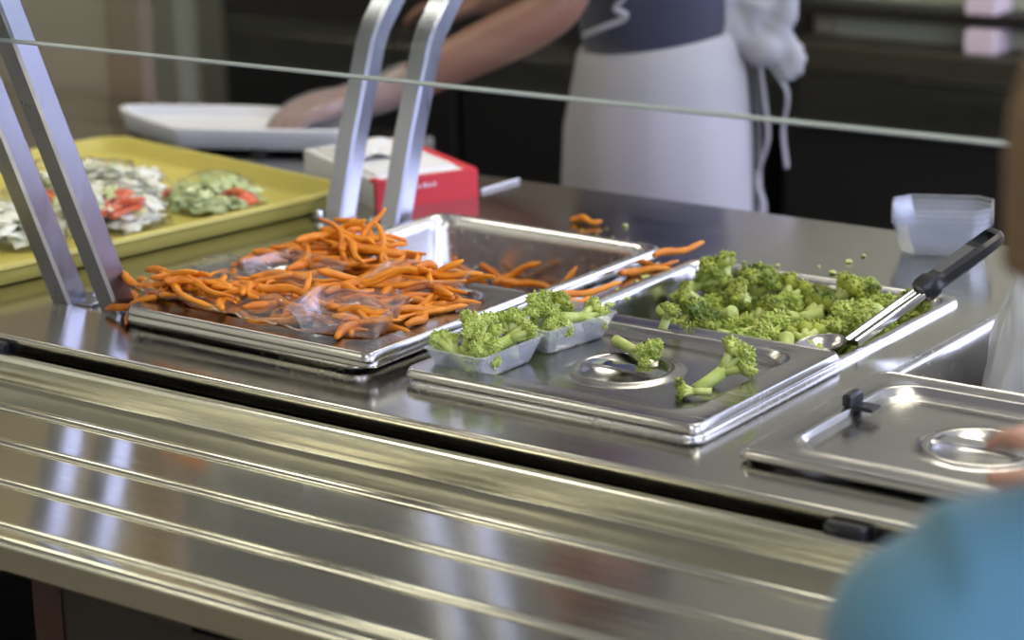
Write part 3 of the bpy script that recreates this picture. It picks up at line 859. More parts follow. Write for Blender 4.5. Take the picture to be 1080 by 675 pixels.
def shreds(n, rx, ry, h, seed, kinds):
    q = random.Random(seed)
    P = []
    for k in range(n):
        a = q.uniform(0, 2 * PI); r_ = math.sqrt(q.random())
        x, y = rx * r_ * math.cos(a), ry * r_ * math.sin(a)
        z = .004 + q.random() * h * math.sqrt(max(0, 1 - r_ * r_ * .9))
        L, w = q.uniform(.025, .055), q.uniform(.012, .026)
        yaw, cv = q.uniform(0, PI), q.uniform(.1, .5)
        V, F = [], []
        m = 5
        tl = q.uniform(-.4, .4)
        for i in range(m + 1):
            t = i / m - .5
            for s in (-1, 0, 1):
                lx, ly = t * L, s * w / 2 * (1 - .5 * abs(t))
                lz = cv * L * (.25 - t * t) + (abs(s)) * .003 * math.sin(7 * t + k) + tl * ly
                V.append((x + lx * math.cos(yaw) - ly * math.sin(yaw), y + lx * math.sin(yaw) + ly * math.cos(yaw), max(.001, z + lz)))
        for i in range(m):
            for s in (0, 1):
                b0 = i * 3 + s
                F.append((b0, b0 + 3, b0 + 4, b0 + 1))
        P.append((V, F))
    return merge(*P)
def salad(x, y, rz, rx, ry, h, seed, lab, toms, green=False):
    zb = ZT + .0045
    o = build('shredded_lettuce', shreds(95, rx, ry, h, seed, None), M['lettuce2' if green else 'lettuce'], None, angle=180)
    o.location = (x, y, zb); o.rotation_euler = (0, 0, rz)
    so = o.modifiers.new('t', 'SOLIDIFY'); so.thickness = .0008
    tag(o, 'shredded pale lettuce inside ' + lab, 'lettuce', kind='stuff')
    if not green:
        o2 = build('shredded_lettuce', shreds(26, rx * .85, ry * .85, h * 1.05, seed + 50, None), M['lettuce2'], None, angle=180)
        o2.location = (x, y, zb); o2.rotation_euler = (0, 0, rz)
        tag(o2, 'greener lettuce shreds inside ' + lab, 'lettuce', kind='stuff')
    for i, (tx, ty, tz, l, w) in enumerate(toms):
        q = random.Random(seed * 10 + i)
        sl = sweep([(-l/2, 0, 0), (-l/4, .004, .001), (l/4, .003, 0), (l/2, -.003, -.001)], [[(.003 * math.cos(a), w / 2 * math.sin(a)) for a in [2 * PI * k / 10 for k in range(10)]]] * 4)
        t = build('tomato_slice', sl, M['tomato'], None, angle=50)
        ca, sa = math.cos(rz), math.sin(rz)
        t.location = (x + tx * ca - ty * sa, y + tx * sa + ty * ca, zb + tz); t.rotation_euler = (q.uniform(-.6, .6), q.uniform(-.5, .5), q.uniform(0, PI))
        tag(t, 'red tomato slice in ' + lab, 'tomato', 'tomato slices in ' + lab)
    # the bag: a puckered clear dome with a flat twisted tail
    n = 36
    R = []
    for k in range(9):
        a = PI / 2 * k / 8
        ring = []
        for i in range(n):
            th = 2 * PI * i / n
            p = Vector((math.cos(th), math.sin(th), a))
            f = 1 + .26 * noise.noise(p * 2.2 + Vector((seed, 0, 0))) + .10 * noise.noise(p * 6 + Vector((0, seed, 0)))
            ring.append(((rx + .012) * f * math.cos(a * .96) * math.cos(th), (ry + .012) * f * math.cos(a * .96) * math.sin(th), .0015 + (h + .010) * math.sin(a) * (f * .6 + .4)))
        R.append(ring)
    b = build('plastic_bag', loft(R, True, True), M['saladfilm'], None, angle=180)
    b.location = (x, y, zb - .0005); b.rotation_euler = (0, 0, rz)
    tag(b, 'clear plastic bag wrapped round ' + lab, 'plastic bag', 'clear salad bags on the yellow tray')
salad(-.745, .465, .3, .105, .085, .040, 4, 'the whitish salad at the middle of the yellow tray', [(-.02, -.065, .02, .035, .014), (.05, -.05, .028, .03, .016)])
salad(-.640, .395, .1, .062, .055, .038, 9, 'the salad next to the steel bars, topped with tomato', [(.035, -.020, .034, .040, .020), (.02, -.030, .030, .045, .02), (.045, -.01, .034, .035, .02), (.025, .0, .038, .03, .012), (.05, -.03, .026, .035, .02)])
salad(-.590, .525, -.25, .050, .046, .032, 15, 'the greener salad at the inner corner of the yellow tray', [(.050, .010, .018, .028, .020), (.046, .0, .024, .030, .02), (-.05, -.03, .012, .02, .01)], True)
salad(-.70, .27, .2, .085, .05, .035, 23, 'the salad at the near end of the yellow tray', [(-.03, .0, .03, .04, .016), (-.05, -.02, .025, .035, .014), (.03, .03, .03, .03, .012)])

# ------------------------------------------------------------------ white tub behind, box of deli paper, straw, stack of clear tubs
out = [(-.845, .757), (-.690, .828), (-.655, .853), (-.655, .885), (-.685, .912), (-.735, .930), (-.845, .934), (-.918, .910), (-1.035, .848), (-1.045, .825), (-1.0, .798), (-.885, .755)]
cxy = (sum(p[0] for p in out) / len(out), sum(p[1] for p in out) / len(out))
def smooth_ring(P, z, s, sub=4):
    n = len(P); R = []
    for i in range(n):
        p0, p1, p2, p3 = P[i-1], P[i], P[(i+1) % n], P[(i+2) % n]
        for k in range(sub):
            t = k / sub
            R.append(tuple(.5 * (2*p1[c] + (-p0[c]+p2[c])*t + (2*p0[c]-5*p1[c]+4*p2[c]-p3[c])*t*t + (-p0[c]+3*p1[c]-3*p2[c]+p3[c])*t**3) for c in (0, 1)))
    out_ = []
    for x, y in R:
        dx, dy = x - cxy[0], y - cxy[1]
        l = math.hypot(dx, dy)
        out_.append((dx * (l + s) / l, dy * (l + s) / l, z))
    return out_
wtub = thing('white_food_tub', 'shallow white plastic tub under the gloved hand, behind the yellow tray', 'plastic tub', (cxy[0], cxy[1], ZT))
build('tub_body', merge(loft([smooth_ring(out, .026, 0), smooth_ring(out, .036, .002), smooth_ring(out, .038, -.004), smooth_ring(out, .037, -.010), smooth_ring(out, .022, -.016), smooth_ring(out, .020, -.024)], False, True),
      loft([smooth_ring(out, .026, 0), smooth_ring(out, .026, -.003), smooth_ring(out, .009, -.007), smooth_ring(out, .006, -.012)], False, True)), M['whitepl'], wtub, angle=45)
for (x, y) in ((-.845, .79), (-.765, .808), (-.69, .853), (-.97, .83), (-.78, .90), (-.90, .885)):
    build('foot', rbox(x - .012 - cxy[0], x + .012 - cxy[0], y - .012 - cxy[1], y + .012 - cxy[1], 0, .0085, .001), M['black'], wtub)

BR = math.radians(-27.5)
box = thing('deli_paper_box', 'red and white cardboard box of white deli paper at the counter back', 'box', (-.413, .626, ZT), BR)
bw_, bd_, bh_ = .236, .137, .036      # local: x from -bw to 0, y from 0 to bd
build('box_base', slab(-bw_, -.009, 0, bd_, 0, bh_ - .001), M['whitepap'], box, smooth=False)
build('red_end', merge(slab(-.009, .0003, -.0003, bd_ + .0003, 0, bh_), slab(-bw_, -.008, bd_ - .012, bd_ + .0004, bh_ - .004, bh_ + .0008), slab(-bw_ * .08, -.008, -.0004, .009, bh_ - .004, bh_ + .0008)), M['red'], box, smooth=False)
box.children[-1]['label'] = 'red end of the box'
build('paper_sheets', merge(slab(-bw_ + .012, -.03, .012, bd_ - .016, bh_ - .001, bh_ + .0022), xform(film_sheet(.11, .09, .012, 8, 14, 12), Matrix.Translation((-.155, .065, bh_ + .003)))), M['whitepap'], box, smooth=False)
lt = []
for k in range(9):
    y = .022 + k * .0068
    lt.append(slab(.0002, .0008, y, y + .0045 - (k % 3) * .0008, .0215, .0268 - (k % 2) * .0014))
build('lettering', merge(*lt), M['whitepl'], box, smooth=False)
st = build('drinking_straw', tube([(0, 0, 0), (.002, .035, 0), (.004, .075, 0)], .0021, 10), M['whitepl'])
st.location = (-.362, .772, ZT + .0023)
tag(st, 'short white straw lying on the counter beside the red box', 'straw')

for k in range(4):
    t = build('plastic_tub', tub_mesh(.108, .078, .036, n=1, c=.010), M['cleartub'], None, angle=20)
    t.location = (.262, .795, ZT + .0005 + .0062 * k); t.rotation_euler = (0, 0, math.radians(24))
    tag(t, ['bottom clear tub of the empty stack behind the spoon', 'second clear tub from the bottom of the empty stack', 'third clear tub from the bottom of the empty stack', 'topmost clear tub of the empty stack behind the spoon'][k], 'plastic tub', 'stack of empty clear tubs')

# cloudy plastic bag standing in the third pan
def bag():
    n, R = 96, []
    prof = [(.02, .0), (.10, .003), (.128, .02), (.132, .045), (.130, .07), (.126, .095), (.122, .12), (.115, .145), (.108, .165), (.098, .185), (.080, .20), (.055, .208), (.034, .222), (.040, .240), (.052, .256)]
    for k, (r, z) in enumerate(prof):
        ring = []
        for i in range(n):
            th = 2 * PI * i / n
            c, s_ = math.cos(th), math.sin(th)
            p = Vector((c * 2.2, s_ * 2.2, z * 15))
            cr = 1 - abs(noise.noise(p * 1.6)) * 2
            f = 1 + .10 * noise.noise(p * .8) + .10 * (cr - .4) + .05 * noise.noise(p * 4.0)
            if z > .15: f += .16 * math.sin(9 * th + 3 * noise.noise(p)) * min(1, (z - .15) / .05)
            ring.append((r * f * c, r * .76 * f * s_, z + .010 * noise.noise(p * 1.7 + Vector((7, 7, 7)))))
        R.append(ring)
    return loft(R, True, False)
bg = build('plastic_bag', bag(), M['bagfilm'], None, angle=70)
ss = bg.modifiers.new('s', 'SUBSURF'); ss.levels = 1; ss.render_levels = 1
bg.location = (.600, .49, .812); bg.rotation_euler = (0, 0, .2)
tag(bg, 'cloudy white plastic bag standing in the third food pan', 'plastic bag')

# ------------------------------------------------------------------ kitchen behind
oven = thing('kitchen_oven', 'large black kitchen oven standing dark behind the server', 'oven', (-1.6, 2.4, 0))
build('oven_body', rbox(-.70, .66, 0, .75, .1, 1.38, .006), M['black'], oven, smooth=False)
build('oven_door', rbox(-.66, -.02, -.03, -.002, .2, 1.25, .008), M['black'], oven, smooth=False)
build('oven_door', rbox(.0, .62, -.03, -.002, .2, 1.25, .008), M['black'], oven, smooth=False)
build('plinth', rbox(-.66, .62, .05, .7, 0, .1, .004), M['black'], oven, smooth=False)
cab = thing('prep_counter', 'dark steel prep counter with open shelf behind the server', 'counter', (-.85, 2.4, 0))
build('base_cabinet', rbox(0, 2.9, .02, .7, .0, .655, .004), M['black'], cab, smooth=False)
build('drawer_front', rbox(.04, .78, 0, .018, .665, .765, .003), M['darksteel'], cab, smooth=False)
build('drawer_front', rbox(.80, 1.6, 0, .018, .665, .765, .003), M['darksteel'], cab, smooth=False)
build('drawer_front', rbox(1.62, 2.4, 0, .018, .665, .765, .003), M['darksteel'], cab, smooth=False)
build('rail_strip', rbox(0, 2.9, -.008, .7, .772, .822, .004), M['panelbrown'], cab, smooth=False)
build('shelf_post', rbox(0.0, .018, .0, .7, .822, 1.0, .003), M['darksteel'], cab, smooth=False)
build('back_panel', rbox(.018, 2.9, .10, .12, .822, .868, .003), M['olive'], cab, smooth=False)
build('shelf_rail', rbox(.018, 2.9, .05, .7, .868, .895, .003), M['darksteel'], cab, smooth=False)
build('back_panel', rbox(.018, 2.9, .10, .12, .895, .99, .003), M['olive'], cab, smooth=False)
build('switch_plate', rbox(.03, .075, .085, .099, .827, .862, .003), M['beige'], cab, smooth=False)
for (z0, z1, lb) in ((.823, .866, 'pale pink block for a bright square on the lower level of the prep counter shelf'), (.8955, .945, 'pale pink block for a bright square on the upper level of the prep counter shelf')):
    b = build('pink_block', rbox(.375, .435, .02, .095, z0, z1, .002), M['pinkblock'], None, smooth=False)  # added blocks, their pale pink stands in for two bright squares
    b.location = (-.85, 2.4, 0); tag(b, lb, 'box', 'pale pink blocks')

# ------------------------------------------------------------------ people
def eval_mesh(me, mods):
    o = bpy.data.objects.new('tmp', me); C.objects.link(o)
    mods(o)
    dg = bpy.context.evaluated_depsgraph_get(); dg.update()
    r = bpy.data.meshes.new_from_object(o.evaluated_get(dg))
    bpy.data.objects.remove(o)
    return r

def skin_vf(nodes, edges, root, sub=2):
    names = list(nodes); ix = {n: i for i, n in enumerate(names)}
    me = bpy.data.meshes.new('sk')
    me.from_pydata([tuple(nodes[n][0]) for n in names], [(ix[a], ix[b]) for a, b in edges], [])
    def mods(o):
        m = o.modifiers.new('s', 'SKIN'); m.use_smooth_shade = True
        for i, n in enumerate(names):
            r = nodes[n][1]
            o.data.skin_vertices[0].data[i].radius = r if isinstance(r, tuple) else (r, r)
            o.data.skin_vertices[0].data[i].use_root = (n == root)
        s = o.modifiers.new('b', 'SUBSURF'); s.levels = sub; s.render_levels = sub
    r = eval_mesh(me, mods)
    return [tuple(v.co) for v in r.vertices], [tuple(p.vertices) for p in r.polygons]

def fuse(vf, voxel, smooth=4, fac=.5):
    me = bpy.data.meshes.new('fz'); me.from_pydata(vf[0], [], vf[1])
    def mods(o):
        m = o.modifiers.new('r', 'REMESH'); m.mode = 'VOXEL'; m.voxel_size = voxel
        s = o.modifiers.new('m', 'SMOOTH'); s.iterations = smooth; s.factor = fac
    r = eval_mesh(me, mods)
    return [tuple(v.co) for v in r.vertices], [tuple(p.vertices) for p in r.polygons]

def V3(*a): return Vector(a)

def hand_nodes(tagn, wrist, d, back, thumb, S, curl, spread=1.0, rp=1.0):
    """palm and five fingers; d = pointing direction, back = back of the hand, thumb = towards the thumb"""
    d = d.normalized(); thumb = (thumb - d * thumb.dot(d)).normalized(); back = (back - d * back.dot(d) - thumb * back.dot(thumb)).normalized()
    nd, ed = {}, []
    palm = wrist + d * .045 * S
    nd[tagn + 'palm'] = (palm, (.026 * S * rp, .017 * S * rp)); ed.append((tagn + 'wrist', tagn + 'palm'))
    for k, (ln, of) in enumerate(((.070, .027), (.078, .009), (.073, -.009), (.058, -.026))):
        b = wrist + d * (.088 - .004 * abs(k - 1)) * S + thumb * of * S * spread
        m0 = wrist + d * .052 * S + thumb * of * .75 * S
        nd[f'{tagn}m{k}'] = (m0, .012 * S * rp); ed.append((tagn + 'palm', f'{tagn}m{k}'))
        nd[f'{tagn}f{k}0'] = (b, .0098 * S * rp); ed.append((f'{tagn}m{k}', f'{tagn}f{k}0'))
        cur, ang = b, 0
        dd = (d + thumb * of * 2.2 * spread).normalized()
        for j, fr in enumerate((.45, .30, .25)):
            ang += curl[k] * (.8, 1.0, .7)[j]
            cur = cur + (dd * math.cos(ang) - back * math.sin(ang)) * ln * fr * S
            nd[f'{tagn}f{k}{j+1}'] = (cur, (.0088, .0080, .0066)[j] * S * rp); ed.append((f'{tagn}f{k}{j}', f'{tagn}f{k}{j+1}'))
    t0 = wrist + d * .022 * S + thumb * .022 * S - back * .004 * S
    t1 = t0 + (d * .7 + thumb * .7 - back * .25).normalized() * .032 * S
    t2 = t1 + (d * .9 + thumb * .3 - back * .35).normalized() * .030 * S
    t3 = t2 + (d * .95 + thumb * .05 - back * .4).normalized() * .024 * S
    for n, p, r in (('t0', t0, .013), ('t1', t1, .0115), ('t2', t2, .0098), ('t3', t3, .0080)):
        nd[tagn + n] = (p, r * S * rp)
    ed += [(tagn + 'palm', tagn + 't0'), (tagn + 't0', tagn + 't1'), (tagn + 't1', tagn + 't2'), (tagn + 't2', tagn + 't3')]
    return nd, ed

def head_vf(c, f, S):
    """skull, jaw, nose, ears, facing f"""
    f = Vector((f.x, f.y, 0)).normalized(); s = Vector((-f.y, f.x, 0)); u = V3(0, 0, 1)
    B = Matrix((f, s, u)).transposed().to_4x4(); B.translation = c
    H = S
    P = [xform(ico(.5 * H, 3, (0, 0, 0), (.80, .64, .80)), Matrix.Translation((-.02 * H, 0, .10 * H))),
         xform(ico(.5 * H, 3, (0, 0, 0), (.60, .56, .78)), Matrix.Translation((.08 * H, 0, -.10 * H))),
         xform(ico(.10 * H, 2, (0, 0, 0), (1.0, 1.1, .8)), Matrix.Translation((.30 * H, 0, -.40 * H))),
         tube([(.36 * H, 0, .06 * H), (.42 * H, 0, -.06 * H), (.455 * H, 0, -.115 * H), (.37 * H, 0, -.145 * H)], [.035 * H, .05 * H, .062 * H, .05 * H], 8),
         xform(ico(.06 * H, 2, (0, 0, 0), (.7, 1.8, .5)), Matrix.Translation((.36 * H, 0, -.235 * H))),
         xform(ico(.05 * H, 2, (0, 0, 0), (.7, 4.4, .6)), Matrix.Translation((.345 * H, 0, .085 * H)))]
    for sg in (-1, 1):
        P.append(xform(ico(.12 * H, 2, (0, 0, 0), (.62, .28, 1.0)), Matrix.Translation((-.02 * H, sg * .315 * H, -.05 * H))))
        P.append(xform(ico(.11 * H, 2, (0, 0, 0), (.8, 1, .8)), Matrix.Translation((.25 * H, sg * .15 * H, -.10 * H))))
    return xform(merge(*P), B), B

def hair_vf(B, S, long=0.0, seed=1):
    H = S
    n, m = 40, 22
    V, F = [], []
    for i in range(m + 1):
        for j in range(n):
            th = 2 * PI * j / n
            front = max(0, math.cos(th))
            lo = 2.05 - 1.05 * front ** 1.5 + long * (1 - front)
            a = lo * i / m
            r = .5 * H * (1.075 + .035 * noise.noise(Vector((math.cos(th) * 5, math.sin(th) * 5, a * 2 + seed))) + .02 * noise.noise(Vector((math.cos(th) * 14, math.sin(th) * 14, a * 3))))
            if i == m: r *= .93
            V.append((-.03 * H + r * .84 * math.sin(min(a, 1.75)) * math.cos(th), r * .70 * math.sin(min(a, 1.75)) * math.sin(th), .11 * H + r * .84 * (math.cos(a) if a < 1.75 else math.cos(1.75) - (a - 1.75) * .9)))
    for i in range(m):
        for j in range(n):
            F.append((i * n + j, i * n + (j + 1) % n, (i + 1) * n + (j + 1) % n, (i + 1) * n + j))
    return xform((V, F), B)

def face_parts(B, S, root_loc, parent):
    H = S
    T = Matrix.Translation(-Vector(root_loc)) @ B
    for sg in (-1, 1):
        e = build('eye', xform(ico(.058 * H, 2), T @ Matrix.Translation((.318 * H, sg * .155 * H, .015 * H))), M['eye'], parent)
        build('iris', xform(ico(.026 * H, 2, (0, 0, 0), (.5, 1, 1)), T @ Matrix.Translation((.368 * H, sg * .155 * H, .015 * H))), M['iris'], e)
        build('eyebrow', xform(tube([(.375 * H, sg * .07 * H, .105 * H), (.375 * H, sg * .16 * H, .125 * H), (.33 * H, sg * .235 * H, .10 * H)], [.012 * H, .016 * H, .008 * H], 6), T), M['hairdark'], parent)
    build('mouth', xform(tube([(.375 * H, -.10 * H, -.235 * H), (.405 * H, 0, -.228 * H), (.375 * H, .10 * H, -.235 * H)], [.006 * H, .018 * H, .006 * H], 8), T), M['lip'], parent)

def person(label, Cx, f, z, J, headS, headc, fitr, skin, hands, voxel=.006):
    """z: dict of heights; J: extra joints; returns root, body node dict"""
    root = thing('person', label, 'person', (Cx.x, Cx.y, 0))
    return root

def local(vf, o):
    L = Vector(o)
    return [tuple(Vector(p) - L) for p in vf[0]], vf[1]

def oval_rings(spec, f, l, n=36, fold=0., seed=0):
    """spec: (centre, a along f, b along l)"""
    R = []
    for k, (c, a, b) in enumerate(spec):
        ring = []
        for i in range(n):
            th = 2 * PI * i / n
            w = 1 + (fold * noise.noise(Vector((math.cos(th) * 2.3 + seed, math.sin(th) * 2.3, c.z * 3.0))) if fold else 0)
            ring.append(tuple(c + f * a * w * math.cos(th) + l * b * w * math.sin(th)))
        R.append(ring)
    return R

# ---- the server behind the counter
f = V3(-.93, -.37, 0).normalized(); l = V3(-f.y, f.x, 0) * 1.0
if l.y > 0: l = -l
Cs = V3(-.492, 1.406, 0)
up = V3(0, 0, 1)
def S_(fo, lo, z): return Cs + f * fo + l * lo + up * z
server = thing('person', 'person in navy shirt and white apron reaching a gloved hand into the white tub', 'person', tuple(Cs))
shL, elL, wrL = S_(.06, .185, 1.365), V3(-.474, 1.125, 1.078), V3(-.672, .975, .966)
shR, elR, wrR = S_(.05, -.185, 1.365), S_(.10, -.27, 1.10), S_(.30, -.17, 1.02)
nd = {'pelvis': (S_(0, 0, .93), (.12, .10)), 'waist': (S_(.01, 0, 1.07), (.105, .09)), 'chest': (S_(.03, 0, 1.25), (.125, .10)), 'neckb': (S_(.045, 0, 1.40), (.07, .06)), 'neck': (S_(.065, 0, 1.46), .052), 'hd': (S_(.085, 0, 1.53), .06),
      'shL': (shL, .058), 'elL': (elL, .041), 'foL': (elL.lerp(wrL, .3), .041), 'fpL': (elL.lerp(wrL, .7), .034), 'Lwrist': (wrL, (.028, .023)), 'shR': (shR, .058), 'elR': (elR, .045), 'foR': (elR.lerp(wrR, .35), .042), 'Rwrist': (wrR, .026)}
ed = [('pelvis', 'waist'), ('waist', 'chest'), ('chest', 'neckb'), ('neckb', 'neck'), ('neck', 'hd'), ('neckb', 'shL'), ('neckb', 'shR'), ('shL', 'elL'), ('elL', 'foL'), ('foL', 'fpL'), ('fpL', 'Lwrist'), ('shR', 'elR'), ('elR', 'foR'), ('foR', 'Rwrist')]
for s, sg in (('L', 1), ('R', -1)):
    nd['hip' + s] = (S_(0, .09 * sg, .88), .085); nd['kn' + s] = (S_(.02, .10 * sg, .48), .06); nd['an' + s] = (S_(-.02, .10 * sg, .09), .042); nd['to' + s] = (S_(.15, .11 * sg, .035), .035)
    ed += [('pelvis', 'hip' + s), ('hip' + s, 'kn' + s), ('kn' + s, 'an' + s), ('an' + s, 'to' + s)]
hd_dir = (V3(-.79, .865, .945) - wrL).normalized()
hL = hand_nodes('L', wrL, hd_dir, V3(-.1, -.1, 1), V3(-.5, .6, 0) if False else V3(.55, -.75, -.1) * -1, 1.22, (.32, .36, .38, .42))
hR = hand_nodes('R', wrR, f, V3(0, 0, 1), l, 1.0, (.35, .4, .4, .45))
nd.update(hL[0]); nd.update(hR[0]); ed += hL[1] + hR[1]
hc = S_(.10, 0, 1.615)
hvf, HB = head_vf(hc, f + l * .15, .235)
body = fuse(merge(skin_vf(nd, ed, 'pelvis'), hvf), .0055, 5)
build('body', local(body, server.location), M['skin'], server, angle=180)
build('hair', local(hair_vf(HB, .235, .2, 3), server.location), M['hairdark'], server, angle=180)
face_parts(HB, .235, server.location, server)
gnd = {k: v for k, v in nd.items() if k.startswith('L')}
gnd['Lwrist'] = (wrL, (.034, .030)); gnd['Lcuff'] = (wrL.lerp(elL, .16), (.040, .036))
gnd = {k: (p, tuple(q + .003 for q in r) if isinstance(r, tuple) else r + .0028) for k, (p, r) in gnd.items()}
build('glove', local(fuse(skin_vf(gnd, [e for e in hL[1]] + [('Lcuff', 'Lwrist')], 'Lwrist'), .0045, 3), server.location), M['glove'], server, angle=180)
# shirt: trunk and short sleeves
tr = loft(oval_rings([(S_(0, 0, .93), .112, .145), (S_(.0, 0, .98), .114, .148), (S_(.005, 0, 1.06), .122, .155), (S_(.02, 0, 1.18), .130, .165), (S_(.035, 0, 1.30), .128, .185), (S_(.045, 0, 1.385), .112, .178), (S_(.05, 0, 1.43), .088, .11)], f, l, 40, .05, 2))
sl = [tube([tuple(S_(.045, .12 * sg, 1.375)), tuple(sh + (el - sh) * .05), tuple(sh.lerp(el, .45)), tuple(sh.lerp(el, .62))], [.080, .082, .078, .080], 18) for sg, sh, el in ((1, shL, elL), (-1, shR, elR))]
build('shirt', local(fuse(merge(tr, *sl), .008, 4), server.location), M['navy'], server, angle=180)
lg = [tube([tuple(S_(0, .085 * sg, .93)), tuple(S_(0, .09 * sg, .8)), tuple(S_(.02, .10 * sg, .48)), tuple(S_(-.015, .10 * sg, .10))], [.085, .085, .07, .065], 18) for sg in (1, -1)]
build('trousers', local(fuse(merge(*lg, loft(oval_rings([(S_(0, 0, .80), .11, .15), (S_(0, 0, .93), .115, .15), (S_(0, 0, .98), .11, .14)], f, l))), .009, 4), server.location), M['pants'], server, angle=180)
for sg in (1, -1):
    build('shoe', local(fuse(merge(tube([tuple(S_(-.06, .10 * sg, .05)), tuple(S_(.02, .105 * sg, .055)), tuple(S_(.13, .115 * sg, .042)), tuple(S_(.20, .12 * sg, .036))], [.045, .052, .046, .034], 14)), .008, 3), server.location), M['shoe'], server, angle=180)
# apron skirt wrapped right round the hips, gathered into a knot at the back
def apron():
    spec = [(1.0, .120, .160, 0), (.992, .125, .166, 0), (.94, .134, .176, .02), (.87, .145, .184, .025), (.78, .150, .188, .03), (.66, .152, .19, .05), (.52, .156, .192, .08), (.42, .160, .196, .10)]
    n = 72; O, I = [], []
    for z, a, b, fo in spec:
        ro, ri = [], []
        for i in range(n):
            th = PI + .16 + (2 * PI - .32) * i / (n - 1)
            c = S_(0, 0, z - .016 * math.cos(th) * (1 if z > .9 else 0))
            w = 1 + fo * (noise.noise(Vector((math.cos(th) * 3, math.sin(th) * 3, z * 2.2))) + .4 * noise.noise(Vector((math.cos(th) * 8, math.sin(th) * 8, z * 3 + 5)))) + .012 * noise.noise(Vector((math.cos(th) * 2 + z * 9, math.sin(th) * 2, z * 22)))
            ro.append(tuple(c + f * a * w * math.cos(th) + l * b * w * math.sin(th)))
            ri.append(tuple(c + f * (a * w - .002) * math.cos(th) + l * (b * w - .002) * math.sin(th)))
        O.append(ro + ri[::-1])
    return loft(O, True, True)
build('apron', local(apron(), server.location), M['apron'], server, angle=60)
def ribbon(pts, w=.014, t=.003, upv=up):
    return sweep([tuple(p) for p in pts], [(w, t), (-w, t), (-w, -t), (w, -t)], True, upv)
def curve(P, n=8):
    P = [Vector(p) for p in P]; P = [P[0]] + P + [P[-1]]
    R = []
    for i in range(1, len(P) - 2):
        for k in range(n):
            t = k / n
            a, b, c, d_ = P[i-1], P[i], P[i+1], P[i+2]
            R.append(.5 * (2*b + (c-a)*t + (2*a-5*b+4*c-d_)*t*t + (3*b-a-3*c+d_)*t**3))
    R.append(P[-2])
    return R
kn = S_(-.150, .03, .985)
def cr_(P, r): 
    Q = curve(P, 6)
    return tube([tuple(p) for p in Q], [r * (1 + .25 * math.sin(3 * i)) for i in range(len(Q))], 10)
bowp = [fuse(merge(ico(.030, 2, tuple(kn + V3(.005, .0, .004)), (1.2, 1.1, 1.0)),
             cr_([kn, kn + V3(-.045, -.03, .05), kn + V3(-.03, -.02, .10), kn + V3(.02, .015, .10), kn + V3(.03, .02, .05), kn], .021),
             cr_([kn + V3(-.05, -.035, .02), kn + V3(-.01, 0, .05), kn + V3(.0, .0, .08)], .026),
             cr_([kn, kn + V3(.03, .02, .01), kn + V3(.045, .03, -.02), kn + V3(.025, .015, -.035)], .017)), .006, 3)]
build('apron_bow', local(merge(*bowp), server.location), M['apron'], server, angle=60)
build('apron_string', local(ribbon(curve([kn, kn + V3(.035, .022, -.06), kn + V3(.032, .018, -.12), kn + V3(.038, .02, -.175)]), .010, .002, l), server.location), M['apron'], server)
build('apron_string', local(ribbon(curve([kn, kn + V3(.010, .0, -.07), kn + V3(.018, -.002, -.13), kn + V3(.004, -.008, -.19), kn + V3(.014, -.004, -.24), kn + V3(.002, -.008, -.30)]), .010, .002, l), server.location), M['apron'], server)
tie = [S_(.03, .185, 1.14), S_(.02, .175, 1.085), S_(.035, .172, 1.066), S_(.02, .168, 1.052), S_(.055, .166, 1.036), S_(.085, .15, 1.022)]
build('apron_tie', local(ribbon(curve(tie), .006, .003, l), server.location), M['apron'], server)

# ---- the child in blue at the tray slide
f = V3(-.50, .866, 0).normalized(); l = V3(-f.y, f.x, 0)
Ck = V3(1.015, -.494, 0)
def K_(fo, lo, z): return Ck + f * fo + l * lo + up * z
kid = thing('person', 'child in a teal blue top standing at the tray slide, reaching to the counter', 'person', tuple(Ck))
shL, elL, wrL = K_(-.01, .122, 1.098), K_(-.02, .165, .915), K_(.10, .150, .76)
shR, elR, wrR = K_(.01, -.115, 1.098), K_(.12, -.09, .965), V3(.880, -.255, 1.064)
nd = {'pelvis': (K_(0, 0, .74), (.095, .08)), 'waist': (K_(0, 0, .86), (.085, .07)), 'chest': (K_(0, 0, 1.0), (.095, .075)), 'neckb': (K_(0, 0, 1.135), (.055, .05)), 'neck': (K_(.01, 0, 1.18), .042), 'hd': (K_(.02, 0, 1.24), .05),
      'shL': (shL, .04), 'elL': (elL, .033), 'Lwrist': (wrL, (.022, .019)), 'shR': (shR, .04), 'elR': (elR, .033), 'Rwrist': (wrR, (.022, .019))}
ed = [('pelvis', 'waist'), ('waist', 'chest'), ('chest', 'neckb'), ('neckb', 'neck'), ('neck', 'hd'), ('neckb', 'shL'), ('neckb', 'shR'), ('shL', 'elL'), ('elL', 'Lwrist'), ('shR', 'elR'), ('elR', 'Rwrist')]
for s, sg in (('L', 1), ('R', -1)):
    nd['hip' + s] = (K_(0, .07 * sg, .70), .068); nd['kn' + s] = (K_(.01, .075 * sg, .39), .048); nd['an' + s] = (K_(-.02, .08 * sg, .075), .034); nd['to' + s] = (K_(.11, .09 * sg, .03), .028)
    ed += [('pelvis', 'hip' + s), ('hip' + s, 'kn' + s), ('kn' + s, 'an' + s), ('an' + s, 'to' + s)]
hL = hand_nodes('L', wrL, V3(-.05, .1, -1), l, f, .8, (.2, .25, .28, .3))
hR = hand_nodes('R', wrR, V3(-.75, .6, .10), V3(0, 0, 1), V3(-.6, -.7, 0), .85, (.35, .4, .42, .45))
nd.update(hL[0]); nd.update(hR[0]); ed += hL[1] + hR[1]
hc = K_(.035, .0215, 1.298)
hvf, HB = head_vf(hc, f, .205)
body = fuse(merge(skin_vf(nd, ed, 'pelvis'), hvf), .005, 5)
build('body', local(body, kid.location), M['skinkid'], kid, angle=180)
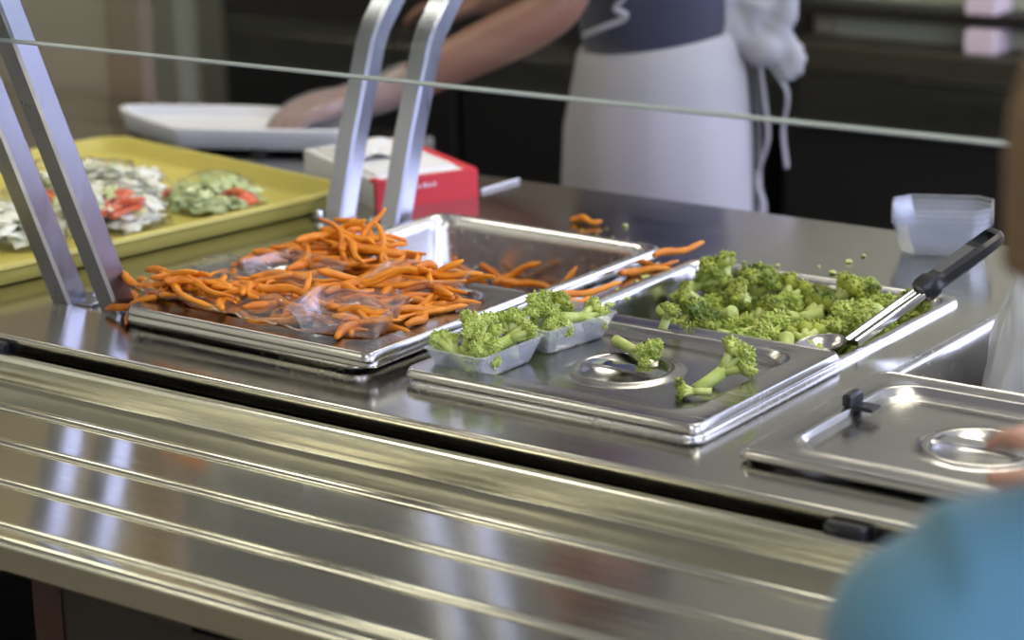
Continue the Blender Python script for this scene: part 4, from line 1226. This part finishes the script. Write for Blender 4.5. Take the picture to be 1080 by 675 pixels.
build('hair', local(hair_vf(HB, .205, .25, 5), kid.location), M['hair'], kid, angle=180)
face_parts(HB, .205, kid.location, kid)
tr = loft(oval_rings([(K_(0, 0, .66), .115, .15), (K_(0, 0, .75), .112, .145), (K_(0, 0, .88), .10, .13), (K_(0, 0, .99), .105, .138), (K_(0, 0, 1.075), .095, .132), (K_(0, 0, 1.118), .072, .098), (K_(.0, 0, 1.150), .062, .074), (K_(.004, .01, 1.180), .060, .064), (K_(.006, .012, 1.198), .058, .062)], f, l, 40, .10, 4))
def sleeve(a, b, c, r):
    P = curve([a, a.lerp(b, .3), b, b.lerp(c, .5), b.lerp(c, .93)], 5)
    q = random.Random(3)
    R = []
    for i, p in enumerate(P):
        t = i / (len(P) - 1)
        R.append(r * (1.08 - .34 * t) * (1 + .05 * math.sin(i * 1.9)))
    return tube([tuple(p) for p in P], R, 18)
sv = [sleeve(K_(0, .08, 1.085), elL, wrL, .062), sleeve(K_(0, -.08, 1.085), elR, wrR, .060), tube([tuple(K_(0, 0, 1.130)), tuple(K_(0, .06, 1.108)), tuple(shL)], [.064, .056, .056], 16), tube([tuple(K_(0, 0, 1.130)), tuple(K_(0, -.06, 1.108)), tuple(shR)], [.064, .056, .056], 16), tube([tuple(K_(0, 0, 1.11)), tuple(K_(.004, 0, 1.15)), tuple(K_(.008, .006, 1.192))], [.076, .068, .060], 18), fuse(ico(.066, 2, tuple(shL + V3(0, 0, -.018)), (1, 1, .95)), .01, 1), fuse(ico(.064, 2, tuple(shR + V3(0, 0, -.018)), (1, 1, .95)), .01, 1)]
sh_v, sh_f = fuse(merge(tr, *sv), .006, 6)
# soft vertical drape folds in the cloth
sv2 = []
for p in sh_v:
    P = Vector(p); r_ = P - Ck; a = math.atan2(r_.dot(l), r_.dot(f)); rad = Vector((r_.x, r_.y, 0)).normalized()
    k = max(0, min(1, (1.12 - P.z) / .12))
    sv2.append(tuple(P + rad * .024 * k * noise.noise(Vector((a * 5.5, P.z * 2.0, 3)))))
build('blue_top', local((sv2, sh_f), kid.location), M['blue'], kid, angle=180)
lg = [tube([tuple(K_(0, .065 * sg, .74)), tuple(K_(0, .07 * sg, .62)), tuple(K_(.01, .075 * sg, .39)), tuple(K_(-.015, .08 * sg, .08))], [.085, .08, .06, .055], 18) for sg in (1, -1)]
build('trousers', local(fuse(merge(*lg), .008, 4), kid.location), M['jeans'], kid, angle=180)
for sg in (1, -1):
    build('shoe', local(fuse(tube([tuple(K_(-.05, .08 * sg, .042)), tuple(K_(.02, .085 * sg, .045)), tuple(K_(.10, .092 * sg, .036)), tuple(K_(.15, .096 * sg, .03))], [.038, .042, .037, .028], 14), .007, 3), kid.location), M['shoe'], kid, angle=180)

#ENDPEOPLE

# ------------------------------------------------------------------ light, camera
W = bpy.data.worlds.new('world'); bpy.context.scene.world = W; W.use_nodes = True
bgn = W.node_tree.nodes['Background']
bgn.inputs['Color'].default_value = (.60, .66, 1.0, 1); bgn.inputs['Strength'].default_value = 6.5

cam = bpy.data.cameras.new('camera'); co = bpy.data.objects.new('camera', cam); C.objects.link(co)
F_, yaw, pitch, roll = 2493.6, .6282, .2778, -.0225
cam.sensor_width = 36; cam.lens = F_ * 36 / 1080
Fw = Vector((-math.sin(yaw) * math.cos(pitch), math.cos(yaw) * math.cos(pitch), -math.sin(pitch)))
Rv = Vector((math.cos(yaw), math.sin(yaw), 0)); Uv = Rv.cross(Fw)
R2 = Rv * math.cos(roll) + Uv * math.sin(roll); U2 = -Rv * math.sin(roll) + Uv * math.cos(roll)
Mx = Matrix((R2, U2, -Fw)).transposed().to_4x4(); Mx.translation = (1.38, -1.567, 1.563)
co.matrix_world = Mx
cam.clip_start = .05
cam.dof.use_dof = True; cam.dof.focus_distance = 2.25; cam.dof.aperture_fstop = 4.0
sc = bpy.context.scene
sc.camera = co
sc.view_settings.view_transform = 'Standard'; sc.view_settings.look = 'None'
sc.view_settings.gamma = 1; sc.view_settings.use_curve_mapping = False
sc.view_settings.exposure = 0.12
sc.cycles.max_bounces = 10; sc.cycles.transparent_max_bounces = 24; sc.cycles.caustics_reflective = False; sc.cycles.caustics_refractive = False
